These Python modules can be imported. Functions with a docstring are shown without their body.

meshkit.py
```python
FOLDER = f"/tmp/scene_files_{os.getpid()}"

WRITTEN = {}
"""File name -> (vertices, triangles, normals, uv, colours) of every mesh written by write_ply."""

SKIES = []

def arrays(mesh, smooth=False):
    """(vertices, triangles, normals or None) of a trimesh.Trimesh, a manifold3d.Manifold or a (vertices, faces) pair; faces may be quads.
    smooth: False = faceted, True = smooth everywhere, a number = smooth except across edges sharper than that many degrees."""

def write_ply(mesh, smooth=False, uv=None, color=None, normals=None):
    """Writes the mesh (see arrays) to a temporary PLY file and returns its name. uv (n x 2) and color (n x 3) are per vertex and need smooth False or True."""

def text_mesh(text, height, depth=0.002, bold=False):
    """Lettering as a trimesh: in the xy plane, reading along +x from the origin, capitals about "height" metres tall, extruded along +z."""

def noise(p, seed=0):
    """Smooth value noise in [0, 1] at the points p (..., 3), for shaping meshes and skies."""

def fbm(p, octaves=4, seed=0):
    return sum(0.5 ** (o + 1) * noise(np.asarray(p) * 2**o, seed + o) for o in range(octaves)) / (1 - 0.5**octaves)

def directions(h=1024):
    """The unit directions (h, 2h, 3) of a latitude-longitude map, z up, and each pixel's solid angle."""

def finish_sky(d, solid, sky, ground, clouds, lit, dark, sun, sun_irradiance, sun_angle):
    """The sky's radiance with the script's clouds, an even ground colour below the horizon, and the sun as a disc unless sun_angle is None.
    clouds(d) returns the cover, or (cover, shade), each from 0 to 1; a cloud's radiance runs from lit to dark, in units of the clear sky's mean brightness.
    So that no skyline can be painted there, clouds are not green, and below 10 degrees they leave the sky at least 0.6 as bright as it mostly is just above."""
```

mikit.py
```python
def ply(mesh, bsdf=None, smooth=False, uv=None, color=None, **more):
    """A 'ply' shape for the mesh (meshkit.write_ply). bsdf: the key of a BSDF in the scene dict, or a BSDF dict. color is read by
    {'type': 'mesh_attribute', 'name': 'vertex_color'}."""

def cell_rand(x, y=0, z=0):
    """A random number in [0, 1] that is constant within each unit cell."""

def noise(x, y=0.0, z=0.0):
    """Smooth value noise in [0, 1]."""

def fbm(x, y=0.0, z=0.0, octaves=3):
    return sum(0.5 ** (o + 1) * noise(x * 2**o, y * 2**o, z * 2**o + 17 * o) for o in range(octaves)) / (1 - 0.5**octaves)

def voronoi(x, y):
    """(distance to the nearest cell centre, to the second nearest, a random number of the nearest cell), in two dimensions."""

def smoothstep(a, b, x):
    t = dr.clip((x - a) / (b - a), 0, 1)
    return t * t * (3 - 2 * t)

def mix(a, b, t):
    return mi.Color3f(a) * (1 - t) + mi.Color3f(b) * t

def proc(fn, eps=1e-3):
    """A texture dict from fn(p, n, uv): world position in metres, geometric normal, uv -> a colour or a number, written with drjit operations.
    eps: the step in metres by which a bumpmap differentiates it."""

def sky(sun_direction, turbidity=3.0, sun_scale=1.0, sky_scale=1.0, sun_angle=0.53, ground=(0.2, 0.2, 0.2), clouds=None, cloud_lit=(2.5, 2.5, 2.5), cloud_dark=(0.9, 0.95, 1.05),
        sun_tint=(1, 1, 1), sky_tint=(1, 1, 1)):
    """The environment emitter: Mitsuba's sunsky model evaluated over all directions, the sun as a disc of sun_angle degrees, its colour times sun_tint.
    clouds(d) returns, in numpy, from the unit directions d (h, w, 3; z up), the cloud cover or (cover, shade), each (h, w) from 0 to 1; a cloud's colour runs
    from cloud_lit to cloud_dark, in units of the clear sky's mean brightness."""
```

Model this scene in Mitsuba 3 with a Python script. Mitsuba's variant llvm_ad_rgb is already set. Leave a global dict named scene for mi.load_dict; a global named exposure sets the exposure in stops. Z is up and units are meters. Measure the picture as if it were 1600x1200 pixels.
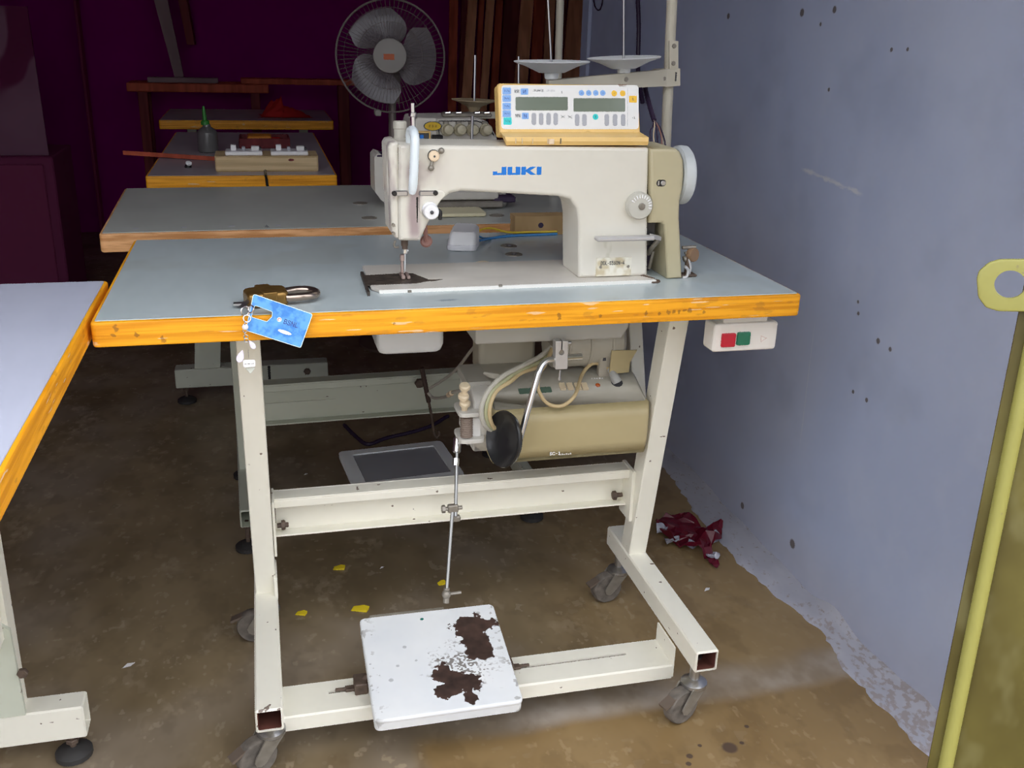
import math, random
import numpy as np
import trimesh
import drjit as dr
import mitsuba as mi
import mikit, meshkit
from mikit import noise, fbm, smoothstep, mix, proc
from shapely.geometry import Polygon, Point, box as sbox
from shapely.ops import unary_union
from scipy.spatial.transform import Rotation as Ro
import manifold3d as m3

random.seed(4)
rng = np.random.default_rng(4)
scene, labels = {}, {}

# ------------------------------------------------------------------ camera, sky, exposure
EYE = np.array([0.2647, -1.5295, 1.2345])
ROT = np.array([[0.96977829, -0.05770132, 0.23706671], [-0.24240249, -0.3384382, 0.90923078], [0.02776861, -0.93921783, -0.34219697]])
FOCAL = 1525.7
scene['camera'] = {'type': 'perspective', 'fov': math.degrees(2 * math.atan(800 / FOCAL)), 'fov_axis': 'x', 'near_clip': 0.02, 'far_clip': 100.0,
                   'to_world': mi.ScalarTransform4f().look_at(origin=EYE.tolist(), target=(EYE + ROT[:, 2]).tolist(), up=(-ROT[:, 1]).tolist())}
exposure = 3.9


def overcast(d):
    """An even overcast: the zenith about three times as bright as the horizon, with faint billows."""
    return np.ones(d.shape[:2]), np.clip(1.0 - d[..., 2] + 0.2 * (meshkit.fbm(d * 3, 3) - 0.5), 0, 1)


scene['sky'] = mikit.sky((-0.35, -0.6, 0.75), turbidity=5, sun_scale=0.0, sky_scale=1.0, ground=(0.26, 0.23, 0.20), clouds=overcast,
                         cloud_lit=(2.25, 2.3, 2.42), cloud_dark=(0.78, 0.81, 0.88))

H, D, TH = 0.7993, 0.612, 0.042
XW = 1.4537                      # plane of the blue wall


def spot(u, v, x=None, y=None, z=None, plane=None):
    """The point of a world plane that a pixel of the survey photograph shows."""
    d = ROT @ np.array([(u - 800) / FOCAL, (v - 600) / FOCAL, 1.0])
    if plane is not None:
        p0, n = np.asarray(plane[0], float), np.asarray(plane[1], float)
        t = np.dot(p0 - EYE, n) / np.dot(d, n)
    elif z is not None:
        t = (z - EYE[2]) / d[2]
    elif y is not None:
        t = (y - EYE[1]) / d[1]
    else:
        t = (x - EYE[0]) / d[0]
    return EYE + t * d


# ------------------------------------------------------------------ materials
def lin(r, g, b):
    f = lambda c: c / 12.92 if c <= 0.04045 else ((c + 0.055) / 1.055) ** 2.4
    return [f(r / 255), f(g / 255), f(b / 255)]


def P(color, rough=0.5, metal=0.0, spec=0.5, **k):
    c = color if isinstance(color, dict) else {'type': 'rgb', 'value': list(color)}
    return {'type': 'twosided', 'bsdf': {'type': 'principled', 'base_color': c, 'roughness': rough, 'metallic': metal, 'specular': spec, **k}}


MATS = {}


def mat(name, d):
    scene['mat_' + name] = d
    return 'mat_' + name


def spots_mask(px, py, pts, r):
    m = mi.Float(9.0)
    for a, b, k in pts:
        m = dr.minimum(m, dr.sqrt(dr.square(px - a) + dr.square(py - b)) / k)
    return 1 - smoothstep(0.6 * r, r, m)


WALL_PITS = [(0.938, 1.279, 1.2), (0.57, 1.285, 1.4), (0.438, 1.29, 1.2), (0.486, 1.261, .7), (0.217, 1.216, .7), (0.167, 1.218, .6), (0.419, 1.13, .7), (0.193, 0.697, .7),
             (0.113, 0.662, 1.0), (0.071, 0.658, .8), (0.169, 0.532, .7), (0.119, 0.532, .8), (0.313, 0.088, 1.9), (0.57, 0.061, 1.5), (0.2, 0.72, .6)]


def wall_color(p, n, uv):
    a = fbm(p.y * 2.2, p.z * 2.2, p.x + 3, 4)
    b = fbm(p.y * 14, p.z * 9, 7, 4)
    c = mix((0.385, 0.440, 0.610), (0.450, 0.500, 0.655), smoothstep(0.3, 0.7, a))
    c = mix(c, (0.47, 0.51, 0.64), 0.22 * smoothstep(0.5, 0.8, b))
    c = mix(c, (0.27, 0.31, 0.42), 0.25 * smoothstep(0.5, 0.85, fbm(p.y * 7, p.z * 7, 1, 4)))
    low = 1 - smoothstep(0.0, 0.16 + 0.1 * a, p.z)                      # greyer towards the foot of the wall
    c = mix(c, (0.40, 0.38, 0.40), 0.45 * low)
    # a long scuff and a hair crack in the plaster
    t = (0.496 - p.y) / 0.261
    d = dr.abs(p.z - (0.955 - 0.02 * t)) + 0.010 * fbm(p.y * 60, p.z * 140, 0, 3)
    c = mix(c, (0.62, 0.63, 0.68), 0.75 * smoothstep(0.0, 0.1, t) * (1 - smoothstep(0.9, 1, t)) * (1 - smoothstep(0.005, 0.0115, d)))
    e = dr.abs(p.y - (0.33 + 0.03 * p.z)) + 0.002 * noise(p.z * 40)
    c = mix(c, (0.55, 0.58, 0.66), 0.5 * (1 - smoothstep(0.001, 0.003, e)) * smoothstep(0.3, 0.4, p.z) * (1 - smoothstep(0.55, 0.66, p.z)))
    return mix(c, (0.10, 0.075, 0.06), 0.85 * spots_mask(p.y, p.z, WALL_PITS, 0.0075))


def floor_color(p, n, uv):
    a = fbm(p.x * 1.8, p.y * 1.8, 2, 4)
    b = fbm(p.x * 9, p.y * 5, 5, 4)
    inside = mix((0.155, 0.112, 0.060), (0.275, 0.208, 0.122), smoothstep(0.25, 0.8, 0.5 * a + 0.5 * b))
    inside = mix(inside, (0.33, 0.28, 0.235), 0.4 * smoothstep(0.45, 0.8, fbm(p.x * 3.5 + 4, p.y * 3.5, 8, 4)))
    m1, m2 = fbm(p.x * 24, p.y * 17, 4, 4), fbm(p.x * 62, p.y * 44, 7, 3)
    inside = mix(inside, (0.088, 0.062, 0.036), 0.22 * smoothstep(0.45, 0.75, m1))
    inside = mix(inside, (0.40, 0.325, 0.23), 0.30 * smoothstep(0.56, 0.80, fbm(p.x * 13 + 9, p.y * 9, 2, 4)) * smoothstep(0.4, 0.6, m2))
    inside = mix(inside, (0.42, 0.36, 0.27), 0.25 * smoothstep(0.70, 0.80, m2))
    # tan strip beside the wall: light reflected off the floor, painted in
    side = smoothstep(0.75, 1.10, p.x + 0.25 * (a - 0.5)) * (1 - smoothstep(0.75, 1.2, p.y))
    tan = mix((0.27, 0.175, 0.075), (0.34, 0.235, 0.11), b)
    tan = mix(tan, (0.15, 0.09, 0.035), 0.35 * smoothstep(0.46, 0.72, m1))
    tan = mix(tan, (0.46, 0.37, 0.25), 0.30 * smoothstep(0.64, 0.78, m2) * smoothstep(0.45, 0.6, b))
    inside = mix(inside, tan, 0.75 * side)
    e = p.y + 0.075 - 0.05 * (a - 0.5) - 0.035 * (b - 0.5)
    apron = mix((0.205, 0.128, 0.050), (0.275, 0.185, 0.085), b)
    apron = mix(inside, apron, smoothstep(0.46, 0.50, p.x + 0.05 * (b - 0.5)))
    cement = mix((0.235, 0.185, 0.135), (0.40, 0.35, 0.30), smoothstep(0.25, 0.75, 0.4 * b + 0.6 * m1))
    apron = mix(apron, (0.13, 0.078, 0.03), 0.30 * smoothstep(0.48, 0.72, m1))
    apron = mix(apron, (0.42, 0.31, 0.18), 0.25 * smoothstep(0.66, 0.80, m2))
    c = mix(apron, inside, smoothstep(-0.02, 0.03, e))
    band = smoothstep(-0.025, 0.015, e + 0.02 * (b - 0.5)) * (1 - smoothstep(0.03, 0.12, e + 0.06 * (b - 0.5))) * smoothstep(0.5, 0.75, p.x)
    c = mix(c, cement, 0.75 * band)
    spk = smoothstep(0.80, 0.84, noise(p.x * 70, p.y * 70, 3)) * smoothstep(0.5, 0.7, noise(p.x * 11, p.y * 11, 9))
    c = mix(c, (0.40, 0.36, 0.30), 0.06 * spk)
    blot = spots_mask(p.x, p.y, [(1.042, -0.217, 1.6), (1.07, -0.21, .5), (0.96, -0.222, .7), (0.95, -0.24, .6), (1.1, -0.17, .5), (0.99, -0.2, .45), (0.9, -0.25, .4)], 0.011 )
    return mix(c, (0.07, 0.045, 0.035), 0.85 * blot)


SM = spot(700, 469, z=H)
BM = [(spot(u, v, y=0.0)[[0, 2]], k) for u, v, k in ((1010, 489, .6), (1031, 489, .7), (1045, 488, .8), (1053, 487, .8), (1061, 486.5, .8), (1069, 486, .8), (1077, 485, 1.0), (873, 494, .9), (874, 499, .6), (938, 492, .7), (1100, 489, .6), (180, 512, .9), (176, 523, .7), (214, 523, .7), (255, 530, .9), (615, 505, .5))]
BM = [(float(q[0]), float(q[1]), k) for q, k in BM]


def laminate(p, n, uv):
    a = fbm(p.x * 5, p.y * 5, 3, 4)
    g = fbm(p.x * 60, p.y * 14, p.z, 2)
    c = mix((0.375, 0.430, 0.435), (0.435, 0.490, 0.495), 0.6 * a + 0.4 * g)
    c = mix(c, (0.36, 0.39, 0.36), 0.4 * smoothstep(0.55, 0.75, fbm(p.x * 8 + 3, p.y * 8, 1, 3)))
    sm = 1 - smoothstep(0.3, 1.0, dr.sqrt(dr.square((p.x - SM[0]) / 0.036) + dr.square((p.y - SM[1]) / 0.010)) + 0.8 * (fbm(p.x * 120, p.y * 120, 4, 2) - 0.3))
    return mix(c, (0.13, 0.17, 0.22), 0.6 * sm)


def band_wood(p, n, uv):
    along = p.x + p.y
    g = fbm(along * 7, p.z * 190, 2, 3)
    c = mix((0.66, 0.255, 0.008), (0.86, 0.385, 0.016), smoothstep(0.25, 0.75, g))
    s = smoothstep(0.70, 0.78, fbm(along * 34, p.z * 130, 6, 3))
    c = mix(c, (0.25, 0.10, 0.03), 0.22 * s)
    w = smoothstep(0.77, 0.84, fbm(along * 20 + 5, p.z * 160 + 3, 1, 3))
    c = mix(c, (0.80, 0.62, 0.40), 0.6 * w)
    return mix(c, (0.10, 0.045, 0.015), 0.55 * spots_mask(p.x + 0.004 * (fbm(along * 200, p.z * 200, 3, 2) - 0.5), p.z + 0.010 * (fbm(along * 160, p.z * 160, 8, 2) - 0.5), BM, 0.0056) * smoothstep(0.02, 0.01, p.y) * smoothstep(-0.05, -0.01, p.y))


def raw_band(p, n, uv):
    along = p.x + p.y
    g = fbm(along * 16, p.z * 140, 2, 4)
    return mix((0.42, 0.185, 0.055), (0.66, 0.36, 0.16), smoothstep(0.25, 0.75, g))


def chips(base, rust=(0.09, 0.045, 0.03), amount=0.80, scale=70):
    def fn(p, n, uv):
        a = fbm(p.x * 6, p.y * 6, p.z * 6, 3)
        c = mix(tuple(0.90 * b for b in base), base, a)
        k = smoothstep(amount, amount + 0.03, fbm(p.x * scale, p.y * scale, p.z * scale, 3))
        return mix(c, rust, 0.85 * k)
    return fn


def pedal_paint(p, n, uv):
    """White paint worn off in two patches; u runs across the plate, v from its back edge."""
    u, v = (p.x - 0.392) / 0.268, (0.087 - p.y) / 0.24
    w = 0.55 * (fbm(u * 13, v * 13, 2, 3) - 0.5) + 0.34 * (fbm(u * 45, v * 45, 5, 3) - 0.5)
    def blob(cu, cv, ru, rv):
        return dr.sqrt(dr.square((u - cu) / ru) + dr.square((v - cv) / rv)) + 2.2 * w
    d = dr.minimum(blob(0.81, 0.22, 0.165, 0.10), blob(0.80, 0.42, 0.095, 0.19))
    d = dr.minimum(d, dr.minimum(blob(0.61, 0.80, 0.165, 0.12), blob(0.52, 0.72, 0.07, 0.12)))
    d = dr.minimum(d, blob(0.50, 0.88, 0.055, 0.06))
    d = dr.minimum(d, blob(0.65, 0.93, 0.05, 0.07))
    bare = 1 - smoothstep(0.92, 1.0, d)
    speck = (1 - smoothstep(0.5, 1.15, blob(0.66, 0.66, 0.22, 0.24))) * smoothstep(0.45, 0.6, noise(u * 75, v * 75, 1))
    c = mix((0.62, 0.64, 0.655), (0.70, 0.71, 0.70), fbm(u * 4, v * 4, 1, 3))
    c = mix(c, (0.26, 0.27, 0.27), 0.6 * spots_mask(u, v, [(0.30, 0.37, 1.3), (0.23, 0.55, 1.1), (0.17, 0.68, 1.5), (0.36, 0.52, .9), (0.87, 0.10, 1.5), (0.94, 0.2, 1.2), (0.09, 0.2, .6), (0.05, 0.5, .7), (0.10, 0.62, .5)], 0.0135))
    c = mix(c, (0.0, 0.12, 0.10), spots_mask(u, v, [(0.46, 0.095, 1.0)], 0.016))
    c = mix(c, (0.12, 0.10, 0.085), 0.85 * speck)
    c = mix(c, (0.25, 0.24, 0.22), 0.7 * smoothstep(0.68, 0.72, fbm(u * 26, v * 26, 8, 3)) * smoothstep(0.35, 0.5, dr.abs(u - 0.5) + 0.0))
    return mix(c, mix((0.020, 0.012, 0.011), (0.070, 0.038, 0.029), fbm(u * 16, v * 16, 4, 3)), bare)


def gate_paint(p, n, uv):
    a = fbm(p.x * 9, p.y * 9, p.z * 7, 4)
    b = fbm(p.x * 45, p.y * 45, p.z * 20, 3)
    c = mix((0.070, 0.054, 0.005), (0.115, 0.096, 0.016), smoothstep(0.3, 0.7, a))
    return mix(c, (0.16, 0.145, 0.055), 0.5 * smoothstep(0.5, 0.8, b))


def card_print(p, n, uv):
    a = fbm(p.x * 110, p.z * 110, p.y * 40, 3)
    return mix((0.035, 0.205, 0.60), (0.11, 0.36, 0.76), smoothstep(0.3, 0.7, a))


def wood(c0, c1, sx, sy, sz):
    def fn(p, n, uv):
        return mix(c0, c1, smoothstep(0.25, 0.75, fbm(p.x * sx, p.y * sy, p.z * sz, 3)))
    return fn


def cast_white(p, n, uv):
    """Machine enamel with old oil stains around the needle side."""
    a = fbm(p.x * 9, p.y * 9, p.z * 9, 3)
    c = mix((0.61, 0.585, 0.505), (0.67, 0.645, 0.565), a)
    st = smoothstep(0.46, 0.68, fbm(p.x * 30, p.y * 30, p.z * 14, 4)) * (1 - smoothstep(0.50, 0.60, p.x))
    c = mix(c, (0.30, 0.22, 0.23), 0.6 * st)
    sk = (1 - smoothstep(0.003, 0.016, dr.abs(p.x - 0.5165 + 0.006 * (noise(p.z * 30, 2) - 0.5)))) * (1 - smoothstep(0.95, 1.03, p.z)) * smoothstep(0.875, 0.90, p.z)
    c = mix(c, (0.26, 0.17, 0.19), 0.75 * sk)
    g = smoothstep(0.64, 0.74, fbm(p.x * 40, p.z * 26, 3, 3)) * smoothstep(0.83, 0.86, p.x) * (1 - smoothstep(0.89, 0.91, p.x)) * smoothstep(0.82, 0.84, p.z) * (1 - smoothstep(0.90, 0.93, p.z))
    return mix(c, (0.50, 0.48, 0.38), 0.55 * g)


M_WALL = mat('wall', P(proc(wall_color), 0.75, spec=0.25))
M_CASTWALL = mat('purple_cast_wall', P(proc(lambda p, n, uv: mix((0.20, 0.002, 0.135), (0.28, 0.005, 0.185), fbm(p.x * 2, p.y * 2, p.z * 2, 3))), 0.9, spec=0.1))  # purple cast of the unlit interior, put into the wall colour
M_CEIL = mat('ceiling', P((0.12, 0.03, 0.09), 0.9, spec=0.1))  # same purple cast of the dark room painted into the ceiling
M_FLOOR = mat('floor', P(proc(floor_color), 0.42, spec=0.45))
M_COVE = mat("cove", P(proc(lambda p, n, uv: mix(mix((0.34, 0.345, 0.40), (0.46, 0.455, 0.50), fbm(p.x * 30, p.y * 14, p.z * 30, 4)), (0.29, 0.235, 0.215), 0.65 * smoothstep(0.54, 0.72, fbm(p.x * 140, p.y * 80, 4, 4) + 0.25 * smoothstep(0.3, -0.3, p.y) - 0.12))), 0.85, spec=0.2))
M_TOP = mat('laminate', P(proc(laminate), 0.28, spec=0.5))
M_TOP2 = mat('dusty_laminate', P(proc(lambda p, n, uv: mix((0.36, 0.375, 0.34), (0.43, 0.445, 0.405), fbm(p.x * 6, p.y * 6, 3, 4))), 0.32, spec=0.5))
M_TOP3 = mat('mauve_laminate', P(proc(lambda p, n, uv: mix((0.33, 0.29, 0.31), (0.41, 0.365, 0.385), fbm(p.x * 6, p.y * 6, 3, 4))), 0.35, spec=0.4))
M_TOP4 = mat('lavender_laminate', P(proc(lambda p, n, uv: mix((0.43, 0.45, 0.545), (0.49, 0.51, 0.61), fbm(p.x * 6, p.y * 6, 3, 4))), 0.28, spec=0.5))
M_BAND = mat('varnished_band', P(proc(band_wood), 0.5, spec=0.3))
M_RAW = mat('raw_band', P(proc(raw_band), 0.6))
M_FRAME = mat('frame_paint', P(proc(chips((0.755, 0.73, 0.625))), 0.38))
M_FRAME2 = mat('green_grey_paint', P(proc(chips((0.52, 0.54, 0.44), amount=0.82)), 0.45))
M_RUSTY = mat('rusty_steel', P(proc(lambda p, n, uv: mix((0.045, 0.030, 0.023), (0.17, 0.12, 0.088), fbm(p.x * 80, p.y * 80, p.z * 80, 3))), 0.6, 0.3))
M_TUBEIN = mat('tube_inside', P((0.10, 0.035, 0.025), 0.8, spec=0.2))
M_PEDAL = mat('pedal_paint', P(proc(pedal_paint), 0.4))
M_STEEL = mat('steel', P((0.50, 0.50, 0.50), 0.30, 0.95))
M_RODSTEEL = mat('rod_steel', P((0.36, 0.36, 0.35), 0.38, 0.85))
M_CHROME = mat('chrome', P((0.78, 0.79, 0.80), 0.14, 1.0))
M_DULL = mat('dull_metal', P(proc(lambda p, n, uv: mix((0.20, 0.18, 0.15), (0.36, 0.33, 0.28), fbm(p.x * 60, p.y * 60, p.z * 60, 3))), 0.45, 0.55))
M_ALU = mat('aluminium', P((0.60, 0.59, 0.58), 0.45, 0.6))
M_ENAMEL = mat('machine_enamel', P(proc(cast_white), 0.3, spec=0.5))
M_BED = mat('machine_bed', P(proc(lambda p, n, uv: mix((0.50, 0.47, 0.42), (0.58, 0.55, 0.495), fbm(p.x * 14, p.y * 24, 2, 3))), 0.3))
M_LIP = mat('white_lip', P((0.72, 0.71, 0.66), 0.4))
M_PLATE = mat('dark_plate', P(proc(lambda p, n, uv: mix((0.035, 0.028, 0.024), (0.09, 0.07, 0.055), fbm(p.x * 90, p.y * 90, 2, 3))), 0.5, 0.3))
M_BELT = mat('belt_cover', P(proc(lambda p, n, uv: mix((0.42, 0.375, 0.235), (0.47, 0.42, 0.27), fbm(p.x * 20, p.y * 20, p.z * 20, 3))), 0.42))
M_WHEEL = mat('handwheel_grey', P((0.52, 0.55, 0.55), 0.4))
M_DIAL = mat('dial_grey', P((0.50, 0.49, 0.43), 0.45))
M_CREAM = mat('cream_plastic', P((0.75, 0.60, 0.42), 0.4))
M_WHITE = mat('white_plastic', P((0.80, 0.80, 0.80), 0.35))
M_BLUEWHITE = mat('blue_white_enamel', P((0.72, 0.79, 0.82), 0.25))
M_BLACK = mat('black_plastic', P((0.012, 0.012, 0.013), 0.3))
M_RUBBER = mat('black_rubber', P((0.03, 0.028, 0.027), 0.6))
M_WHEELRUB = mat('worn_wheel', P(proc(lambda p, n, uv: mix((0.05, 0.045, 0.04), (0.20, 0.17, 0.14), fbm(p.x * 70, p.y * 70, p.z * 70, 3))), 0.7))
M_YELLOW = mat('yellowed_plastic', P(proc(lambda p, n, uv: mix((0.68, 0.44, 0.13), (0.76, 0.52, 0.20), fbm(p.x * 18, p.y * 18, p.z * 18, 3))), 0.4))
M_FACE = mat('panel_face', P((0.72, 0.72, 0.70), 0.4))
M_LCD = mat('display', P((0.16, 0.19, 0.15), 0.15))
M_BTNBLUE = mat('button_blue', P((0.20, 0.38, 0.72), 0.45))
M_BTNGREY = mat('button_grey', P((0.36, 0.37, 0.40), 0.45))
M_BTNYEL = mat('button_yellow', P((0.80, 0.48, 0.03), 0.45))
M_BTNTEAL = mat('button_teal', P((0.02, 0.55, 0.55), 0.45))
M_INK = mat('ink', P((0.05, 0.05, 0.055), 0.5))
M_INKBLUE = mat('logo_blue', P((0.01, 0.17, 0.60), 0.45))
M_NAVY = mat('ink_navy', P((0.03, 0.08, 0.30), 0.5))
M_PLATEBEIGE = mat('nameplate', P(proc(lambda p, n, uv: mix((0.52, 0.45, 0.30), (0.72, 0.70, 0.60), smoothstep(0.35, 0.65, fbm(p.x * 60, p.z * 60, 2, 3)))), 0.5))
M_STAND = mat('stand_beige', P((0.54, 0.50, 0.40), 0.45))
M_SPOOL = mat('spool_plate', P((0.76, 0.78, 0.77), 0.4))
M_MOTOR = mat('motor_cover', P(proc(lambda p, n, uv: mix((0.36, 0.295, 0.150), (0.42, 0.350, 0.195), fbm(p.x * 8, p.y * 8, p.z * 14, 4))), 0.4))
M_MOTORTOP = mat('motor_grey', P(proc(lambda p, n, uv: mix((0.33, 0.31, 0.25), (0.43, 0.41, 0.35), fbm(p.x * 16, p.y * 16, p.z * 16, 4))), 0.5))
M_CASTING = mat('motor_casting', P((0.55, 0.53, 0.48), 0.5))
M_BUFF = mat('buff_knob', P((0.66, 0.55, 0.38), 0.5))
M_GREENLCD = mat('green_window', P((0.10, 0.16, 0.12), 0.3))
M_CABLE = mat('tan_cable', P((0.48, 0.37, 0.20), 0.5))
M_CABLEGREY = mat('grey_cable', P((0.42, 0.40, 0.34), 0.5))
M_CABLEDARK = mat('dark_cable', P((0.035, 0.02, 0.05), 0.5))
M_RED = mat('red_button', P((0.45, 0.008, 0.025), 0.35))
M_GREEN = mat('green_button', P((0.01, 0.14, 0.075), 0.35))
M_SWITCH = mat('switch_box', P((0.72, 0.68, 0.62), 0.4))
M_TRAY = mat('milky_plastic', P((0.62, 0.63, 0.63), 0.3))
M_BRASS = mat('brass', P(proc(lambda p, n, uv: mix((0.19, 0.10, 0.025), (0.36, 0.22, 0.07), fbm(p.x * 60, p.y * 60, p.z * 60, 3))), 0.35, 0.8))
M_CARD = mat('card_blue', P(proc(card_print), 0.35))
M_CARDEDGE = mat('card_edge', P((0.62, 0.78, 0.92), 0.4))
M_PEARL = mat('pearl', P((0.74, 0.70, 0.80), 0.2))
M_GATE = mat('gate_paint', P(proc(gate_paint), 0.5))
M_GATERIB = mat('gate_yellow', P(proc(chips((0.29, 0.275, 0.070), rust=(0.2, 0.17, 0.08), amount=0.80)), 0.4))
M_REDBAG = mat('red_film', P((0.115, 0.005, 0.016), 0.25))
M_CLEAR = mat('clear_film', P((0.36, 0.36, 0.42), 0.2))
M_SCRAP = mat('yellow_scrap', P((0.82, 0.62, 0.02), 0.6))
M_PAPER = mat('white_scrap', P((0.72, 0.70, 0.68), 0.7))
M_CARDBOARD = mat('cardboard', P(proc(wood((0.34, 0.22, 0.10), (0.42, 0.28, 0.14), 30, 30, 8)), 0.8, spec=0.2))
M_BOX = mat('wooden_box', P(proc(wood((0.46, 0.33, 0.16), (0.60, 0.45, 0.25), 6, 60, 90)), 0.6))
M_PLANK = [mat('plank_red', P(proc(wood((0.36, 0.075, 0.04), (0.52, 0.115, 0.065), 40, 40, 3)), 0.7, spec=0.2)),
           mat('plank_brown', P(proc(wood((0.60, 0.27, 0.15), (0.78, 0.38, 0.22), 40, 40, 3)), 0.7, spec=0.2)),
           mat('plank_dark', P(proc(wood((0.13, 0.025, 0.03), (0.20, 0.04, 0.04), 40, 40, 3)), 0.7, spec=0.2))]
M_FANMETAL = mat('fan_wire', P((0.28, 0.24, 0.22), 0.4, 0.3))
M_BLADE = mat('fan_blade', P((0.17, 0.15, 0.16), 0.2))
M_HUB = mat('fan_hub', P((0.38, 0.36, 0.32), 0.5))
M_ORANGE = mat('orange_label', P((0.62, 0.13, 0.03), 0.5))
M_OVERLOCK = mat('overlock_paint', P((0.50, 0.475, 0.42), 0.4))
M_EMBLEM = mat('emblem_gold', P((0.55, 0.36, 0.02), 0.35))
M_KNOB = mat('tension_knob', P((0.42, 0.38, 0.26), 0.4))
M_BLUEWIRE = mat('blue_wire', P((0.05, 0.22, 0.48), 0.4))
M_YELWIRE = mat('yellow_wire', P((0.70, 0.50, 0.03), 0.4))
M_BOTTLE = mat('bottle_green', P((0.13, 0.125, 0.12), 0.15))
M_GREENCAP = mat('green_cap', P((0.03, 0.22, 0.03), 0.4))
M_REDCLOTH = mat('red_cloth', P((0.42, 0.012, 0.010), 0.8))
M_PALE = mat('pale_board', P(proc(wood((0.20, 0.13, 0.14), (0.27, 0.18, 0.19), 4, 4, 3)), 0.7))
M_PINK = mat('pinkish_knob', P((0.32, 0.16, 0.13), 0.5))
M_MATRUB = mat('pedal_rubber', P((0.34, 0.35, 0.37), 0.3))


# ------------------------------------------------------------------ mesh tools
XF = [np.eye(4)]


def add(key, mesh, m, smooth=35):
    k, i = key, 0
    while k in scene:
        i += 1
        k = f'{key}_{i:03d}'
    if isinstance(mesh, (list, tuple)):
        mesh = trimesh.util.concatenate(list(mesh))
    mesh = mesh.copy()
    mesh.apply_transform(XF[0])
    scene[k] = mikit.ply(mesh, m, smooth=smooth)
    return k


def thing(key, label, cat, group=None):
    k, i = key, 0
    while k in labels:
        i += 1
        k = f'{key}_{i:03d}'
    labels[k] = {'label': label, 'category': cat}
    if group:
        labels[k]['group'] = group
    return k


def part_label(key, text):
    labels[key] = {'label': text}
    return key


def struct(key, mesh, m, smooth=False, label=None):
    k = add(key, mesh, m, smooth)
    labels[k] = {'kind': 'structure'}
    if label:
        labels[k]['label'] = label
    return k


def fixed(v, f):
    t = trimesh.Trimesh(v, f, process=True)
    t.fix_normals()
    if t.volume < 0:
        t.invert()
    return t


def hull(pts):
    return trimesh.convex.convex_hull(np.asarray(pts, float))


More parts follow.
